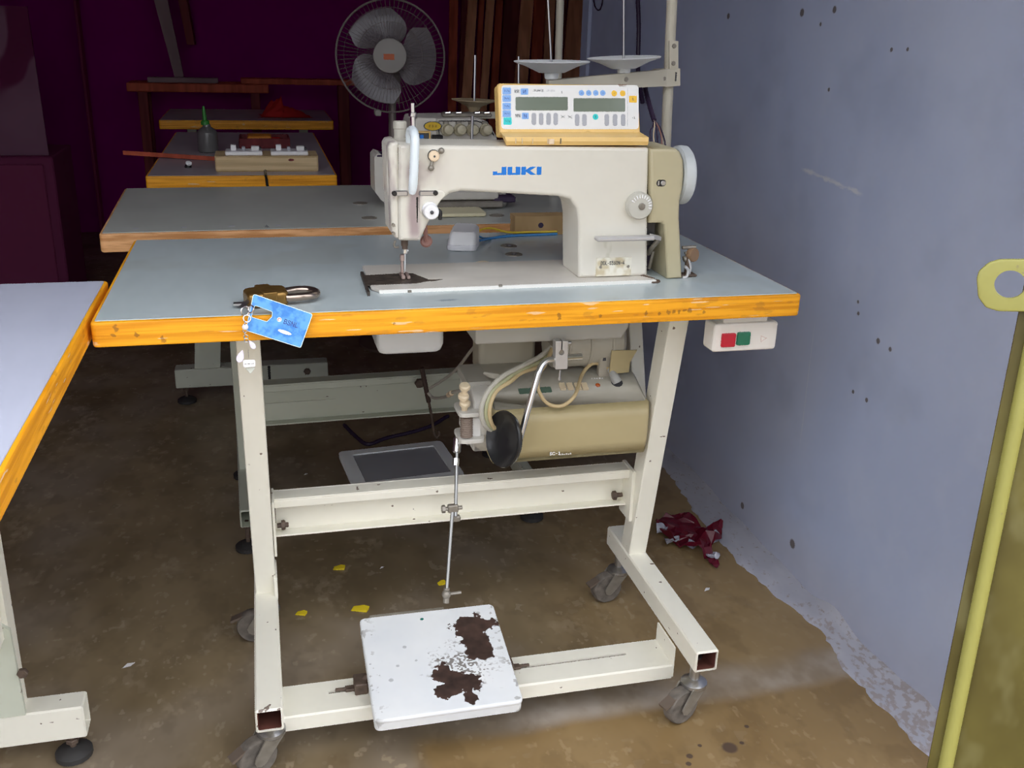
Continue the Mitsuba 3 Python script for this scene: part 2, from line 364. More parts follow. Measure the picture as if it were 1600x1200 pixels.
def bx(lo, hi, c=0.0015):
    """Box with chamfered edges."""
    lo, hi = np.minimum(lo, hi).astype(float), np.maximum(lo, hi).astype(float)
    c = min(c, 0.45 * (hi - lo).min())
    if c <= 0:
        return trimesh.creation.box(bounds=[lo, hi])
    pts = []
    for i in range(8):
        s = np.array([(i >> k) & 1 for k in range(3)])
        p = np.where(s, hi, lo)
        q = np.where(s, -1, 1) * c
        for k in range(3):
            d = q.copy(); d[k] = 0
            pts.append(p + d)
    return hull(pts)


def slab(a, b, c=None):
    """Hull of two lists of corner points."""
    return hull(list(a) + list(b))


AX = {'xz': (0, 2, 1), 'xy': (0, 1, 2), 'yz': (1, 2, 0)}


def prism(pts, d0, d1, c=0.0, plane='xz', seg=2, holes=()):
    iu, iv, iw = AX[plane]
    poly = pts if isinstance(pts, Polygon) else Polygon(pts)
    if holes:
        poly = poly.difference(unary_union([h if isinstance(h, Polygon) else Polygon(h) for h in holes]))
    if c <= 0 or len(poly.interiors):
        t = trimesh.creation.extrude_polygon(poly, abs(d1 - d0), engine='earcut')
        v = np.zeros((len(t.vertices), 3))
        v[:, iu], v[:, iv], v[:, iw] = t.vertices[:, 0], t.vertices[:, 1], t.vertices[:, 2] + min(d0, d1)
        return fixed(v, t.faces)
    q = np.array(poly.exterior.coords)[:-1]
    if Polygon(q).exterior.is_ccw is False:
        q = q[::-1]
    n = len(q)
    e = np.roll(q, -1, 0) - q
    e /= np.linalg.norm(e, axis=1, keepdims=True)
    nr = np.stack([e[:, 1], -e[:, 0]], 1)
    n0 = np.roll(nr, 1, 0)
    mt = (nr + n0) / np.maximum(1 + (nr * n0).sum(1, keepdims=True), 0.35)
    d0, d1 = min(d0, d1), max(d0, d1)
    c = min(c, 0.49 * (d1 - d0))
    rings = []
    for k in range(seg + 1):
        a = k / seg * math.pi / 2
        rings.append((q - mt * c * (1 - math.sin(a)), d0 + c * (1 - math.cos(a))))
    rings += [(r, d1 - (d - d0)) for r, d in rings[::-1]]
    v, f = [], []
    for r, d in rings:
        w = np.zeros((n, 3)); w[:, iu], w[:, iv], w[:, iw] = r[:, 0], r[:, 1], d
        v.append(w)
    for k in range(len(rings) - 1):
        for i in range(n):
            a, b = k * n + i, k * n + (i + 1) % n
            f += [[a, b, b + n], [a, b + n, a + n]]
    cap = rings[0][0]
    vv, ff = trimesh.creation.triangulate_polygon(Polygon(cap), engine='earcut')
    base = len(rings) * n
    for ring_d in (rings[0][1], rings[-1][1]):
        w = np.zeros((len(vv), 3)); w[:, iu], w[:, iv], w[:, iw] = vv[:, 0], vv[:, 1], ring_d
        v.append(w)
    f += ff.tolist() if False else []
    f += (ff + base).tolist() + (ff[:, ::-1] + base + len(vv)).tolist()
    return fixed(np.vstack(v), np.array(f))


def rpoly(pts, r, q=4):
    p = Polygon(pts)
    p = p.buffer(-r, quad_segs=q).buffer(2 * r, quad_segs=q).buffer(-r, quad_segs=q)
    return p.simplify(r * 0.02)


def circle(cx, cy, r, n=24):
    a = np.arange(n) * 2 * math.pi / n
    return Polygon(np.stack([cx + r * np.cos(a), cy + r * np.sin(a)], 1))


def frame_of(d):
    d = np.asarray(d, float); d = d / np.linalg.norm(d)
    a = np.array([0, 0, 1.0]) if abs(d[2]) < 0.9 else np.array([1.0, 0, 0])
    x = np.cross(a, d); x /= np.linalg.norm(x)
    return x, np.cross(d, x), d


def lathe(prof, origin, axis, n=24):
    """Profile of (radius, height) swept about an axis."""
    x, y, d = frame_of(axis)
    o = np.asarray(origin, float)
    a = np.arange(n) * 2 * math.pi / n
    v, f = [], []
    for r, h in prof:
        v.append(o + d * h + np.outer(np.cos(a), x) * max(r, 1e-6) + np.outer(np.sin(a), y) * max(r, 1e-6))
    m = len(prof)
    for k in range(m - 1):
        for i in range(n):
            p, q = k * n + i, k * n + (i + 1) % n
            f += [[p, q, q + n], [p, q + n, p + n]]
    v = np.vstack(v)
    c0, c1 = len(v), len(v) + 1
    v = np.vstack([v, o + d * prof[0][1], o + d * prof[-1][1]])
    for i in range(n):
        f += [[c0, (i + 1) % n, i], [c1, (m - 1) * n + i, (m - 1) * n + (i + 1) % n]]
    t = trimesh.Trimesh(v, f, process=False)
    t.merge_vertices(); t.update_faces(t.nondegenerate_faces())
    if t.volume < 0:
        t.invert()
    return t


def cyl(p0, p1, r, n=18, c=0.0):
    p0, p1 = np.asarray(p0, float), np.asarray(p1, float)
    L = np.linalg.norm(p1 - p0)
    c = min(c, r * 0.5, L * 0.45)
    prof = [(r, 0), (r, L)] if c <= 0 else [(r - c, 0), (r, c), (r, L - c), (r - c, L)]
    return lathe(prof, p0, p1 - p0, n)


def spline(pts, k=6):
    p = np.asarray(pts, float)
    p = np.vstack([2 * p[0] - p[1], p, 2 * p[-1] - p[-2]])
    out = []
    for i in range(1, len(p) - 2):
        for t in np.arange(k) / k:
            out.append(0.5 * (2 * p[i] + (p[i + 1] - p[i - 1]) * t + (2 * p[i - 1] - 5 * p[i] + 4 * p[i + 1] - p[i + 2]) * t * t + (3 * p[i] - p[i - 1] - 3 * p[i + 1] + p[i + 2]) * t ** 3))
    return np.array(out + [p[-2]])


def tube(pts, r, n=10, smooth=0):
    p = spline(pts, smooth) if smooth else np.asarray(pts, float)
    t = np.gradient(p, axis=0); t /= np.linalg.norm(t, axis=1, keepdims=True)
    x, _, _ = frame_of(t[0])
    a = np.arange(n) * 2 * math.pi / n
    v, f = [], []
    rr = np.interp(np.linspace(0, 1, len(p)), np.linspace(0, 1, np.size(r)), np.ravel(r)) if np.size(r) > 1 else np.full(len(p), float(r))
    for i in range(len(p)):
        x = x - t[i] * np.dot(x, t[i]); x /= np.linalg.norm(x)
        y = np.cross(t[i], x)
        v.append(p[i] + rr[i] * (np.outer(np.cos(a), x) + np.outer(np.sin(a), y)))
    for k in range(len(p) - 1):
        for i in range(n):
            q, w = k * n + i, k * n + (i + 1) % n
            f += [[q, w, w + n], [q, w + n, q + n]]
    v = np.vstack(v + [p[:1], p[-1:]])
    c0, c1, m = len(v) - 2, len(v) - 1, len(p) - 1
    for i in range(n):
        f += [[c0, (i + 1) % n, i], [c1, m * n + i, m * n + (i + 1) % n]]
    return fixed(v, f)


def ball(c, r, s=2):
    return trimesh.creation.icosphere(subdivisions=s, radius=r).apply_translation(c)


def sub(a, b):
    A = m3.Manifold(m3.Mesh(np.asarray(a.vertices, np.float32), np.asarray(a.faces, np.uint32)))
    B = m3.Manifold(m3.Mesh(np.asarray(b.vertices, np.float32), np.asarray(b.faces, np.uint32)))
    r = (A - B).to_mesh()
    return trimesh.Trimesh(r.vert_properties[:, :3], r.tri_verts, process=True)


def place(mesh, u, v, w, o):
    """Moves a mesh built in x, y, z to the axes u, v, w at o."""
    m = np.eye(4); m[:3, 0], m[:3, 1], m[:3, 2], m[:3, 3] = u, v, w, o
    t = mesh.copy(); t.apply_transform(m)
    return t


def text(s, h, o, u=(1, 0, 0), v=(0, 0, 1), depth=0.0006, bold=False, center=False, width=None):
    t = meshkit.text_mesh(s, h, depth, bold)
    if width:
        t.apply_scale([width / (t.bounds[1][0] - t.bounds[0][0]), 1, 1])
    if center:
        t.apply_translation([-t.bounds[:, 0].mean(), -h / 2, 0])
    u, v = np.asarray(u, float), np.asarray(v, float)
    return place(t, u, v, np.cross(u, v), o)


def hexbolt(p, d, r=0.007, h=0.006):
    return lathe([(r, 0), (r, h * 0.8), (r * 0.85, h)], p, d, 6)


def sheet(pts2, z_of, th):
    pass


# ------------------------------------------------------------------ the setting
struct('floor', bx((-3.2, -6.0, -0.06), (3.2, 5.2, 0.0), 0), M_FLOOR, label='worn brown cement floor with a pale cement threshold')
struct('wall_right', bx((XW, -0.42, 0.0), (XW + 0.16, 2.12, 2.7), 0), M_WALL, label='light blue painted plaster wall with pits and scuffs')
struct('wall_back', bx((-3.2, 4.8, 0.0), (3.2, 4.95, 2.7), 0), M_CASTWALL)
struct('wall_left', bx((-2.3, -0.42, 0.0), (-2.15, 4.8, 2.7), 0), M_CASTWALL)
struct('wall_far_right', bx((2.9, 2.0, 0.0), (3.05, 4.8, 2.7), 0), M_CASTWALL)
struct('wall_side_return', bx((XW + 0.16, 2.0, 0.0), (2.9, 2.12, 2.7), 0), M_CASTWALL)
struct('ceiling', bx((-2.3, -0.42, 2.6), (3.05, 4.95, 2.72), 0), M_CEIL)
struct('added_wall_front', bx((-2.3, -0.56, 2.15), (XW + 0.16, -0.42, 2.72), 0), M_WALL)  # unseen lintel, added and sized to steepen the light falloff indoors
struct('added_wall_front_left', bx((-2.3, -0.56, 0.0), (-0.95, -0.42, 2.15), 0), M_WALL)  # unseen wall piece, added to keep light off the deep left
# rough plaster fillet where the wall meets the floor
ys = np.linspace(-0.42, 1.6, 160)
v, f = [], []
for i, y in enumerate(ys):
    w = np.interp(y, [-0.42, -0.22, -0.04, 0.03, 0.09, 0.25, 0.38, 0.67, 1.0, 1.6], [0.06, 0.064, 0.074, 0.050, 0.046, 0.080, 0.098, 0.086, 0.06, 0.05])
    w += 0.022 * (meshkit.fbm(np.array([[y * 14, 3.3, 0]]), 4)[0] - 0.5) + 0.010 * (meshkit.noise(np.array([[y * 60, 1, 0]]))[0] - 0.5)
    h = 0.012 + 0.03 * meshkit.noise(np.array([[y * 9, 8, 0]]))[0]
    for a, b in ((w, -0.002), (w - 0.006, 0.004), (0.5 * w, 0.008 + 0.15 * h), (0.012, 0.55 * h + 0.004), (-0.002, h)):
        v.append((XW - a, y, b))
for i in range(len(ys) - 1):
    for k in range(4):
        a = i * 5 + k
        f += [[a, a + 5, a + 6], [a, a + 6, a + 1]]
struct('trim_1', trimesh.Trimesh(v, f, process=False), M_COVE, smooth=True, label='rough pale plaster fillet along the foot of the blue wall')
struct('trim_2', bx((XW - 0.012, 2.05, 0.0), (XW + 0.01, 2.125, 2.6), 0.002), M_WALL)

# ------------------------------------------------------------------ tables
def xf(x=0, y=0, z=0, deg=0):
    m = np.eye(4); c, s = math.cos(math.radians(deg)), math.sin(math.radians(deg))
    m[:2, :2] = [[c, -s], [s, c]]; m[:3, 3] = (x, y, z)
    return m


def rect(x0, y0, x1, y1, r=0.012):
    return rpoly([(x0, y0), (x1, y0), (x1, y1), (x0, y1)], r)


def tabletop(k, L, W, z=H, th=TH, band=M_BAND, top=M_TOP):
    outer, inner = rect(0, 0, L, W, 0.008), rect(0.006, 0.006, L - 0.006, W - 0.006, 0.004)
    add(k + '__tabletop', prism(inner, z - th + 0.004, z, 0.0008, 'xy', 1), top, 20)
    lo = prism(outer, z - th, z - 0.0012, 0.004, 'xy', 2)
    add(k + '__edge_band', sub(lo, prism(inner.buffer(0.0004), z - th - 0.01, z + 0.01, 0, 'xy')), band, 30)


def square_tube(x0, x1, y0, y1, z0, z1, w=0.0035, along='y'):
    o = bx((x0, y0, z0), (x1, y1, z1), 0.003)
    if along == 'y':
        i = bx((x0 + w, y0 - 0.01, z0 + w), (x1 - w, y1 + 0.01, z1 - w), 0.001)
    else:
        i = bx((x0 - 0.01, y0 + w, z0 + w), (x1 + 0.01, y1 - w, z1 - w), 0.001)
    return sub(o, i)


def slant_leg(x0, x1, yt, yb, dep, zt, zb, c=0.003):
    pts = []
    for z, y in ((zt, yt), (zb, yb)):
        for px, py in rect(x0, y, x1, y + dep, c).exterior.coords[:-1]:
            pts.append((px, py, z))
    return hull(pts)


def channel_beam(x0, x1, y, z0, z1, dep=0.042, th=0.004):
    """C channel along x, open towards the front (-y), with a lip on its upper flange."""
    return [bx((x0, y + dep - th, z0), (x1, y + dep, z1), 0.001), bx((x0, y, z1 - th), (x1, y + dep - th, z1), 0.0012),
            bx((x0, y, z1 - 0.020), (x1, y + th, z1 - th), 0.0012), bx((x0, y + 0.012, z0), (x1, y + dep - th, z0 + th), 0.001)]


def caster(k, x, y, z, deg, wheel_r=0.036):
    """Swivel caster under a foot; the wheel trails towards deg."""
    key = k + '__caster'
    i = 0
    while any(s == key or s.startswith(key + '__') for s in scene):
        i += 1; key = f'{k}__caster_{i:03d}'
    d = np.array([math.cos(math.radians(deg)), math.sin(math.radians(deg)), 0]); s = np.array([-d[1], d[0], 0]); up = np.array([0, 0, 1.0])
    o = np.array([x, y, 0.0])
    c = o + d * 0.030 + up * wheel_r
    add(key + '__swivel', [lathe([(0.022, 0), (0.025, 0.004), (0.025, 0.010), (0.016, 0.016), (0.010, 0.018), (0.010, z - 2 * wheel_r + 0.012)], o + up * (2 * wheel_r - 0.004), up, 20)], M_STEEL)
    fk = []
    for q in (-1, 1):
        a = s * q * 0.0165
        fk.append(hull([c + a + d * 0.012 * math.cos(t) + up * 0.012 * math.sin(t) + s * q * w for t in np.arange(8) * math.pi / 4 for w in (0, 0.003)] +
                       [o + a + d * dd + up * (2 * wheel_r + 0.002) + s * q * w for dd in (-0.018, 0.020) for w in (0, 0.003)]))
    add(key + '__fork', fk, M_DULL)
    add(key + '__wheel', lathe([(0.008, -0.012), (wheel_r - 0.010, -0.012), (wheel_r - 0.003, -0.0125), (wheel_r, -0.008), (wheel_r, 0.008), (wheel_r - 0.003, 0.0125), (wheel_r - 0.010, 0.012), (0.008, 0.012)], c, s, 28), M_WHEELRUB)
    b0 = c + d * 0.022 + up * 0.018
    add(key + '__brake_lever', [hull([b0 + s * w + d * a + up * h for w in (-0.010, 0.010) for a, h in ((-0.012, 0.010), (0.024, -0.008), (0.026, -0.003), (-0.010, 0.014))])], mat('brake_dull', P((0.15, 0.115, 0.09), 0.5, 0.3)))


def levelling_pad(k, x, y, z):
    o = np.array([x, y, 0.0])
    add(k + '__levelling_pad', [lathe([(0.022, 0), (0.031, 0.003), (0.031, 0.012), (0.022, 0.018), (0.012, 0.020), (0.006, 0.022)], o, (0, 0, 1), 22)], M_RUBBER)
    add(k + '__pad_bolt', [cyl(o + (0, 0, 0.020), o + (0, 0, z + 0.004), 0.0055, 10), hexbolt(o + (0, 0, z - 0.014), (0, 0, 1), 0.011, 0.008)], M_RUSTY)


# the main sewing table
t = thing('sewing_table', 'grey-topped sewing table with orange edge and white caster frame, carrying the white sewing machine', 'sewing table')
tabletop(t, 1.2, D)
X0, X1, W45 = 0.204, 1.031, 0.045
for x in (X0, X1 - W45):
    left = x < 0.5
    lx = x + (0.003 if left else 0.003)
    add(t + '__leg', slant_leg(lx, lx + 0.040, 0.091, 0.205, 0.050, H - TH, 0.1715), M_FRAME, 20)
    add(t + '__foot', square_tube(x, x + W45, -0.157, 0.336, 0.1275, 0.1727), M_FRAME, 20)
    add(t + '__foot_lining', square_tube(x + 0.0030, x + W45 - 0.0030, -0.1545, 0.333, 0.1305, 0.1697, 0.0012), M_TUBEIN, 20)
    add(t + '__rear_brace', slant_leg(lx + 0.004, lx + 0.034, 0.345, 0.252, 0.026, H - TH, 0.50), M_FRAME, 20)
    add(t + '__top_bracket', bx((lx - 0.004, 0.06, H - TH - 0.006), (lx + 0.044, 0.46, H - TH), 0.001), M_FRAME, 20)
    add(t + '__beam_plate', bx((x + W45 - 0.001, 0.196, 0.255) if left else (x - 0.005, 0.200, 0.255), (x + W45 + 0.004, 0.262, 0.372) if left else (x + 0.003, 0.262, 0.372), 0.001), M_FRAME, 20)
add(t + '__weld_plate', bx((X0 + W45 - 0.006, 0.185, 0.168), (X0 + W45 + 0.001, 0.255, 0.215), 0.001), M_FRAME, 20)
add(t + '__cross_beam', channel_beam(X0 + W45 + 0.003, X1 - W45 - 0.004, 0.215, 0.281, 0.370), M_FRAME, 20)
for x in (0.268, 0.966):
    add(t + '__beam_bolt', [cyl((x - 0.012, 0.236, 0.302), (x + 0.010, 0.236, 0.302), 0.005, 10), hexbolt((x - 0.004, 0.236, 0.302), (1 if x < .5 else -1, 0, 0), 0.010, 0.008)], M_RUSTY)
add(t + '__beam_rust', [bx((0.2535, 0.224, 0.315), (0.2545, 0.252, 0.352), 0)], M_RUSTY)
# lower bar that carries the pedal: a folded sheet with a slot
bar = prism([(-0.074, 0.058), (-0.070, 0.058), (-0.070, 0.084), (0.010, 0.084), (0.010, 0.062), (0.013, 0.062), (0.013, 0.088), (-0.071, 0.088), (-0.074, 0.085)], 0.246, 0.981, 0, 'yz')
bar = sub(bar, bx((0.640, -0.024, 0.06), (0.905, -0.0175, 0.10), 0))
bar = sub(bar, bx((0.33, -0.024, 0.06), (0.42, -0.0175, 0.10), 0))
add(t + '__pedal_bar', bar, M_FRAME, 20)
add(t + '__bar_inside', bx((0.27, -0.064, 0.066), (0.96, 0.006, 0.0825), 0), M_TUBEIN, False)
add(t + '__bar_end_plate', bx((0.981, -0.074, 0.060), (0.985, 0.013, 0.128), 0.001), M_FRAME, 20)
add(t + '__bar_end_plate', bx((0.242, -0.074, 0.060), (0.249, 0.013, 0.128), 0.001), M_FRAME, 20)
caster(t, 0.2265, -0.085, 0.1275, 205)
caster(t, 1.0085, -0.115, 0.1275, 200)
caster(t, 1.0085, 0.305, 0.1275, 190)
caster(t, 0.2265, 0.300, 0.1275, 170)
for (u_, v_) in ((795, 385), (803, 398)):
    p = spot(u_, v_, z=H)
    add(t + '__grommet', lathe([(0.009, 0.0), (0.0175, 0.0), (0.0175, 0.0016), (0.014, 0.0028), (0.010, 0.002), (0.0095, 0.0006)], p, (0, 0, 1), 24), M_DULL)
    add(t + '__grommet_screw', lathe([(0.005, 0), (0.005, 0.003), (0.003, 0.0045)], p, (0, 0, 1), 12), M_STEEL)
add(t + '__bed_slot', prism(rpoly([(0.462, 0.300), (0.572, 0.300), (0.572, 0.312), (0.462, 0.312)], 0.004), H - 0.001, H + 0.0008, 0, 'xy'), M_PLATE, False)
add(t + '__hinge_pocket', lathe([(0.016, 0), (0.016, 0.0016), (0.012, 0.003)], spot(755, 412, z=H), (0, 0, 1), 20), M_BUFF)

# foot pedal and its pull rod
t = thing('foot_pedal', 'white foot pedal with worn bare patches on the lower bar of the sewing table', 'foot pedal')
A, B, C_, D_ = np.array([0.398, 0.086, 0.168]), np.array([0.660, 0.086, 0.168]), np.array([0.650, -0.162, 0.124]), np.array([0.398, -0.162, 0.124])
ex = (B - A) / np.linalg.norm(B - A); ey = (A - D_) / np.linalg.norm(A - D_); en = np.cross(ex, ey)
PW, PD = np.linalg.norm(B - A), np.linalg.norm(A - D_)
plate = prism(rpoly([(0, 0), (PW, 0), (PW, PD), (0, PD)], 0.010), -0.010, 0.0, 0.004, 'xy', 3)
add(t + '__plate', place(plate, ex, ey, en, D_), M_PEDAL, 30)
skirt = sub(prism(rpoly([(0.001, 0.001), (PW - 0.001, 0.001), (PW - 0.001, PD - 0.001), (0.001, PD - 0.001)], 0.010), -0.026, -0.006, 0, 'xy'),
            prism(rpoly([(0.005, 0.005), (PW - 0.005, 0.005), (PW - 0.005, PD - 0.005), (0.005, PD - 0.005)], 0.008), -0.03, 0.0, 0, 'xy'))
add(t + '__rim', place(skirt, ex, ey, en, D_), M_PEDAL, 30)
add(t + '__rear_strip', place(bx((0.02, PD - 0.002, -0.012), (0.165, PD + 0.006, -0.001), 0.001), ex, ey, en, D_), M_DULL, 20)
for x, s in ((0.388, -1), (0.662, 1)):
    add(t + '__hinge_block', [bx((x - 0.012, -0.040, 0.087), (x + 0.012, -0.004, 0.110), 0.002), cyl((x, -0.021, 0.100), (x - s * 0.03, -0.021, 0.128), 0.006, 10), bx((x + s * 0.010, -0.028, 0.0885), (x + s * 0.028, -0.014, 0.094), 0.001), cyl((x + s * 0.026, -0.021, 0.092), (x + s * 0.046, -0.021, 0.092), 0.003, 8)], M_RUSTY)

t = thing('pedal_rod', 'thin steel pull rod joining the white foot pedal to the motor lever', 'rod')
r0, r1 = spot(697, 935, y=0.076), spot(714, 700, y=0.20)
dz = (r1 - r0) / np.linalg.norm(r1 - r0)
mid = r0 + (r1 - r0) * 0.54
add(t + '__lower_rod', cyl(r0 + dz * 0.012, r0 + (r1 - r0) * 0.62, 0.0034, 10), M_RODSTEEL)
add(t + '__upper_rod', cyl(mid + (0.007, 0, 0), r1, 0.0034, 10), M_RODSTEEL)
cl = r0 + (r1 - r0) * 0.595 + np.array([0.003, 0, 0])
add(t + '__clamp', [bx(cl - (0.013, 0.006, 0.008), cl + (0.008, 0.006, 0.008), 0.002), bx(cl - (0.006, 0.007, 0.028), cl + (0.012, 0.005, -0.016), 0.002), cyl(cl - (0.024, 0, 0), cl + (0.016, 0, 0), 0.004, 8), hexbolt(cl - (0.018, 0, 0), (-1, 0, 0), 0.008, 0.007)], M_DULL)
add(t + '__lower_joint', [ball(r0 + dz * 0.008, 0.009), cyl(r0 + dz * 0.008, r0 + (0.030, 0, 0.010), 0.003, 8), cyl(r0 - (0, 0, 0.010), r0 + dz * 0.02, 0.006, 10)], M_DULL)
add(t + '__upper_joint', [cyl(r1 - dz * 0.010, r1 + dz * 0.022, 0.0085, 14, 0.003), cyl(r1 - dz * 0.034, r1 - dz * 0.020, 0.0062, 6)], M_CHROME)

# ------------------------------------------------------------------ lockstitch machine
t = thing('sewing_machine', 'white industrial lockstitch sewing machine with JUKI in blue on its arm', 'sewing machine')
YA, YB = 0.140, 0.246
ZB = H + 0.0065
px = lambda pts, y=YA: [tuple(spot(a, b, y=y)[[0, 2]]) for a, b in pts]
body = px([(623, 226), (1015, 231), (1013, 300), (1012, 436), (904, 436), (904, 346), (901, 326), (891, 312), (872, 307), (720, 299), (703, 303), (690, 314), (679, 332), (668, 352), (657, 377), (623, 377)])
body = [(a, max(b, ZB - 0.0005)) for a, b in body]
add(t + '__body', prism(rpoly(body, 0.004), YA, YB, 0.0075, 'xz', 3), M_ENAMEL, 40)
# raised front panel line along the arm
fp = px([(607, 232), (611, 224), (624, 222), (625, 377), (618, 373), (613, 366)])
add(t + '__face_plate', prism(rpoly(fp, 0.003), YA + 0.006, YB - 0.004, 0.006, 'xz', 3), M_ENAMEL, 40)
sx_ = spot(623.6, 300, y=YA + 0.006)[0]
add(t + '__seam', bx((sx_ - 0.0008, YA + 0.0055, 0.892), (sx_ + 0.0008, YB - 0.004, 1.041), 0), M_DULL, False)
x0_ = spot(606, 290, y=0.19)[0]
add(t + '__side_cap', bx((x0_ - 0.004, 0.165, 0.955), (x0_ + 0.008, 0.225, 1.030), 0.004), M_ENAMEL, 40)
for v_ in (365, 352):
    q = spot(615, v_, y=YA + 0.002)
    add(t + '__face_screw', cyl(q + (0, 0.006, 0), q + (0, -0.001, 0), 0.003, 10), M_DULL)
BED = (0.4385, 0.108, 0.962, 0.294)
add(t + '__bed', prism(rpoly([(BED[0], 0.128), (BED[0] + 0.014, BED[1]), (BED[2], BED[1] + 0.006), (BED[2], BED[3]), (BED[0] + 0.002, BED[3])], 0.005), H + 0.0002, ZB, 0.002, 'xy', 2), M_BED, 30)
lip = prism([(BED[0] + 0.012, BED[1] - 0.003), (BED[2], BED[1] + 0.003), (BED[2], BED[1] + 0.007), (BED[0] + 0.013, BED[1] + 0.001)], H, ZB - 0.0006, 0, 'xy')
add(t + '__bed_lip', lip, M_LIP, 20)
tp = [tuple(spot(a, b, z=ZB)[:2]) for a, b in ((570, 431), (626, 428), (645, 428), (668, 437), (666, 440), (650, 443), (574, 446))]
add(t + '__slide_plate', prism(tp, ZB - 0.001, ZB + 0.0012, 0, 'xy'), M_PLATE, False)
st = [spot(a, b, z=ZB)[:2] for a, b in ((662, 437), (680, 437.4), (692, 436.4), (680, 439), (664, 440))]
add(t + '__oil_streak', prism([tuple(s) for s in st], ZB - 0.001, ZB + 0.0006, 0, 'xy'), M_PLATE, False)
ed = [spot(a, b, z=ZB)[:2] for a, b in ((563, 425), (568, 425), (578, 457), (574, 457))]
add(t + '__bed_end_gap', prism([tuple(s) for s in ed], H + 0.0003, ZB + 0.0008, 0, 'xy'), M_PLATE, False)
for u_, v_ in ((782, 446), (640, 455)):
    q = spot(u_, v_, z=ZB)
    add(t + '__bed_screw', cyl(q - (0, 0, 0.002), q + (0, 0, 0.0012), 0.0035, 10), M_DULL)
# needle bar, presser foot
ny = 0.190
nb = lambda a, b: spot(a, b, y=ny)
add(t + '__needle_bar', [cyl(nb(632, 372), nb(632, 384), 0.0062, 14), cyl(nb(632.5, 384), nb(632.5, 391), 0.0050, 14)], M_RUSTY)
add(t + '__needle_clamp', [cyl(nb(632.5, 388), nb(632.5, 396), 0.0056, 14, 0.001), cyl(nb(632.5, 392), nb(638, 392), 0.003, 8), cyl(nb(632.5, 395), nb(632.5, 424), 0.0019, 8)], M_CHROME)
pf = nb(628, 428)
add(t + '__presser_foot', [cyl(nb(628.5, 398), nb(628.5, 407), 0.0045, 10), bx(nb(626, 407) - (0, 0.004, 0), nb(630, 426) + (0, 0.004, 0), 0.001), bx((pf[0] - 0.004, 0.165, ZB + 0.002), (pf[0] + 0.003, 0.198, ZB + 0.008), 0.001), bx((pf[0] + 0.006, 0.165, ZB + 0.002), (pf[0] + 0.012, 0.198, ZB + 0.008), 0.001)], mat('foot_metal', P((0.45, 0.34, 0.30), 0.35, 0.7)))
add(t + '__thread_hook', [tube([nb(618, 376), nb(616, 381), nb(617, 386), nb(623, 386)], 0.002, 8, 4)], M_DULL)
add(t + '__knee_release', [cyl(spot(666, 377, y=0.262), spot(666, 377, y=0.274), 0.0115, 20, 0.003), cyl(spot(666, 377, y=0.262), spot(664, 350, y=0.25), 0.004, 8)], M_PINK)
# thread guard arch over the front
g = [spot(641, 226, y=0.175), spot(641, 207, y=0.165), spot(645, 204, y=0.150), spot(648, 214, y=0.130), spot(648, 235, y=0.124), spot(646, 280, y=0.124), spot(644, 303, y=0.127)]
gs = spline(g, 5)
add(t + '__take_up_guard', tube(gs, np.concatenate([np.full(len(gs) - 4, 0.0078), [0.0078, 0.0074, 0.0066, 0.005]]), 12), M_BLUEWHITE)
slot = px([(650.5, 308), (653.5, 308), (653.5, 322), (652.5, 348), (651.5, 348), (650.5, 322)], YA - 0.0004)
add(t + '__take_up_slot', prism(slot, YA - 0.0005, YA + 0.002, 0, 'xz'), M_BLACK, False)
for (a, b, c, d) in ((616, 302, 637, 300), (655, 302, 680, 301)):
    p0, p1 = spot(a, b, y=YA - 0.003), spot(c, d, y=YA - 0.003)
    add(t + '__thread_guide', [bx((p0[0], YA - 0.006, p0[2] - 0.0045), (p1[0], YA + 0.001, p0[2] + 0.0045), 0.0015)], M_STEEL)
    e = p0 if a < 640 else p1
    add(t + '__guide_screw', [cyl(e + (0, 0.003, 0), e + (0, -0.006, 0), 0.0042, 12, 0.001)], M_BLACK)
td = spot(671, 328, y=YA)
pad_ = px([(655, 297), (690, 297), (697, 303), (684, 318), (676, 336), (668, 346), (655, 330)], YA)
add(t + '__tension_boss', prism(rpoly(pad_, 0.004), YA - 0.004, YA + 0.002, 0.002, 'xz'), M_ENAMEL, 30)
add(t + '__tension_dial', [lathe([(0.0145, 0), (0.0145, 0.006), (0.0105, 0.008), (0.0105, 0.011)], td, (0, -1, 0), 24)], M_STEEL)
add(t + '__tension_dial__cap', [lathe([(0.0125, 0.010), (0.0130, 0.012), (0.0130, 0.022), (0.0115, 0.024), (0.004, 0.0245)], td, (0, -1, 0), 24), *[bx(td + (math.cos(a) * 0.0068 - 0.0007, -0.0252, math.sin(a) * 0.0068 - 0.0007), td + (math.cos(a) * 0.0068 + 0.0007, -0.0240, math.sin(a) * 0.0068 + 0.0007), 0) for a in np.arange(8) * math.pi / 4]], M_WHITE)
add(t + '__tension_nut', lathe([(0.0032, 0.0245), (0.0032, 0.027), (0.002, 0.0275)], td, (0, -1, 0), 10), M_INK)
tb = spot(684, 334, y=YA - 0.008)
add(t + '__check_spring', [tube([td + (0.010, -0.004, 0), tb + (0.004, 0, 0.004), tb + (0.004, 0, -0.010)], 0.0035, 8, 4)], M_BLACK)
pt = spot(677, 243, y=YA)
add(t + '__pretension', [lathe([(0.0100, 0), (0.0100, 0.004)], pt, (0, -1, 0), 20)], M_BLACK)
add(t + '__pretension__button', [lathe([(0.0085, 0.004), (0.0092, 0.005), (0.0092, 0.010), (0.0075, 0.012), (0.003, 0.0122)], pt, (0, -1, 0), 20)], M_CREAM)
add(t + '__pretension__pin', [cyl(pt - (0, 0.012, 0), pt - (0, 0.0135, 0), 0.0018, 8)], M_INK)
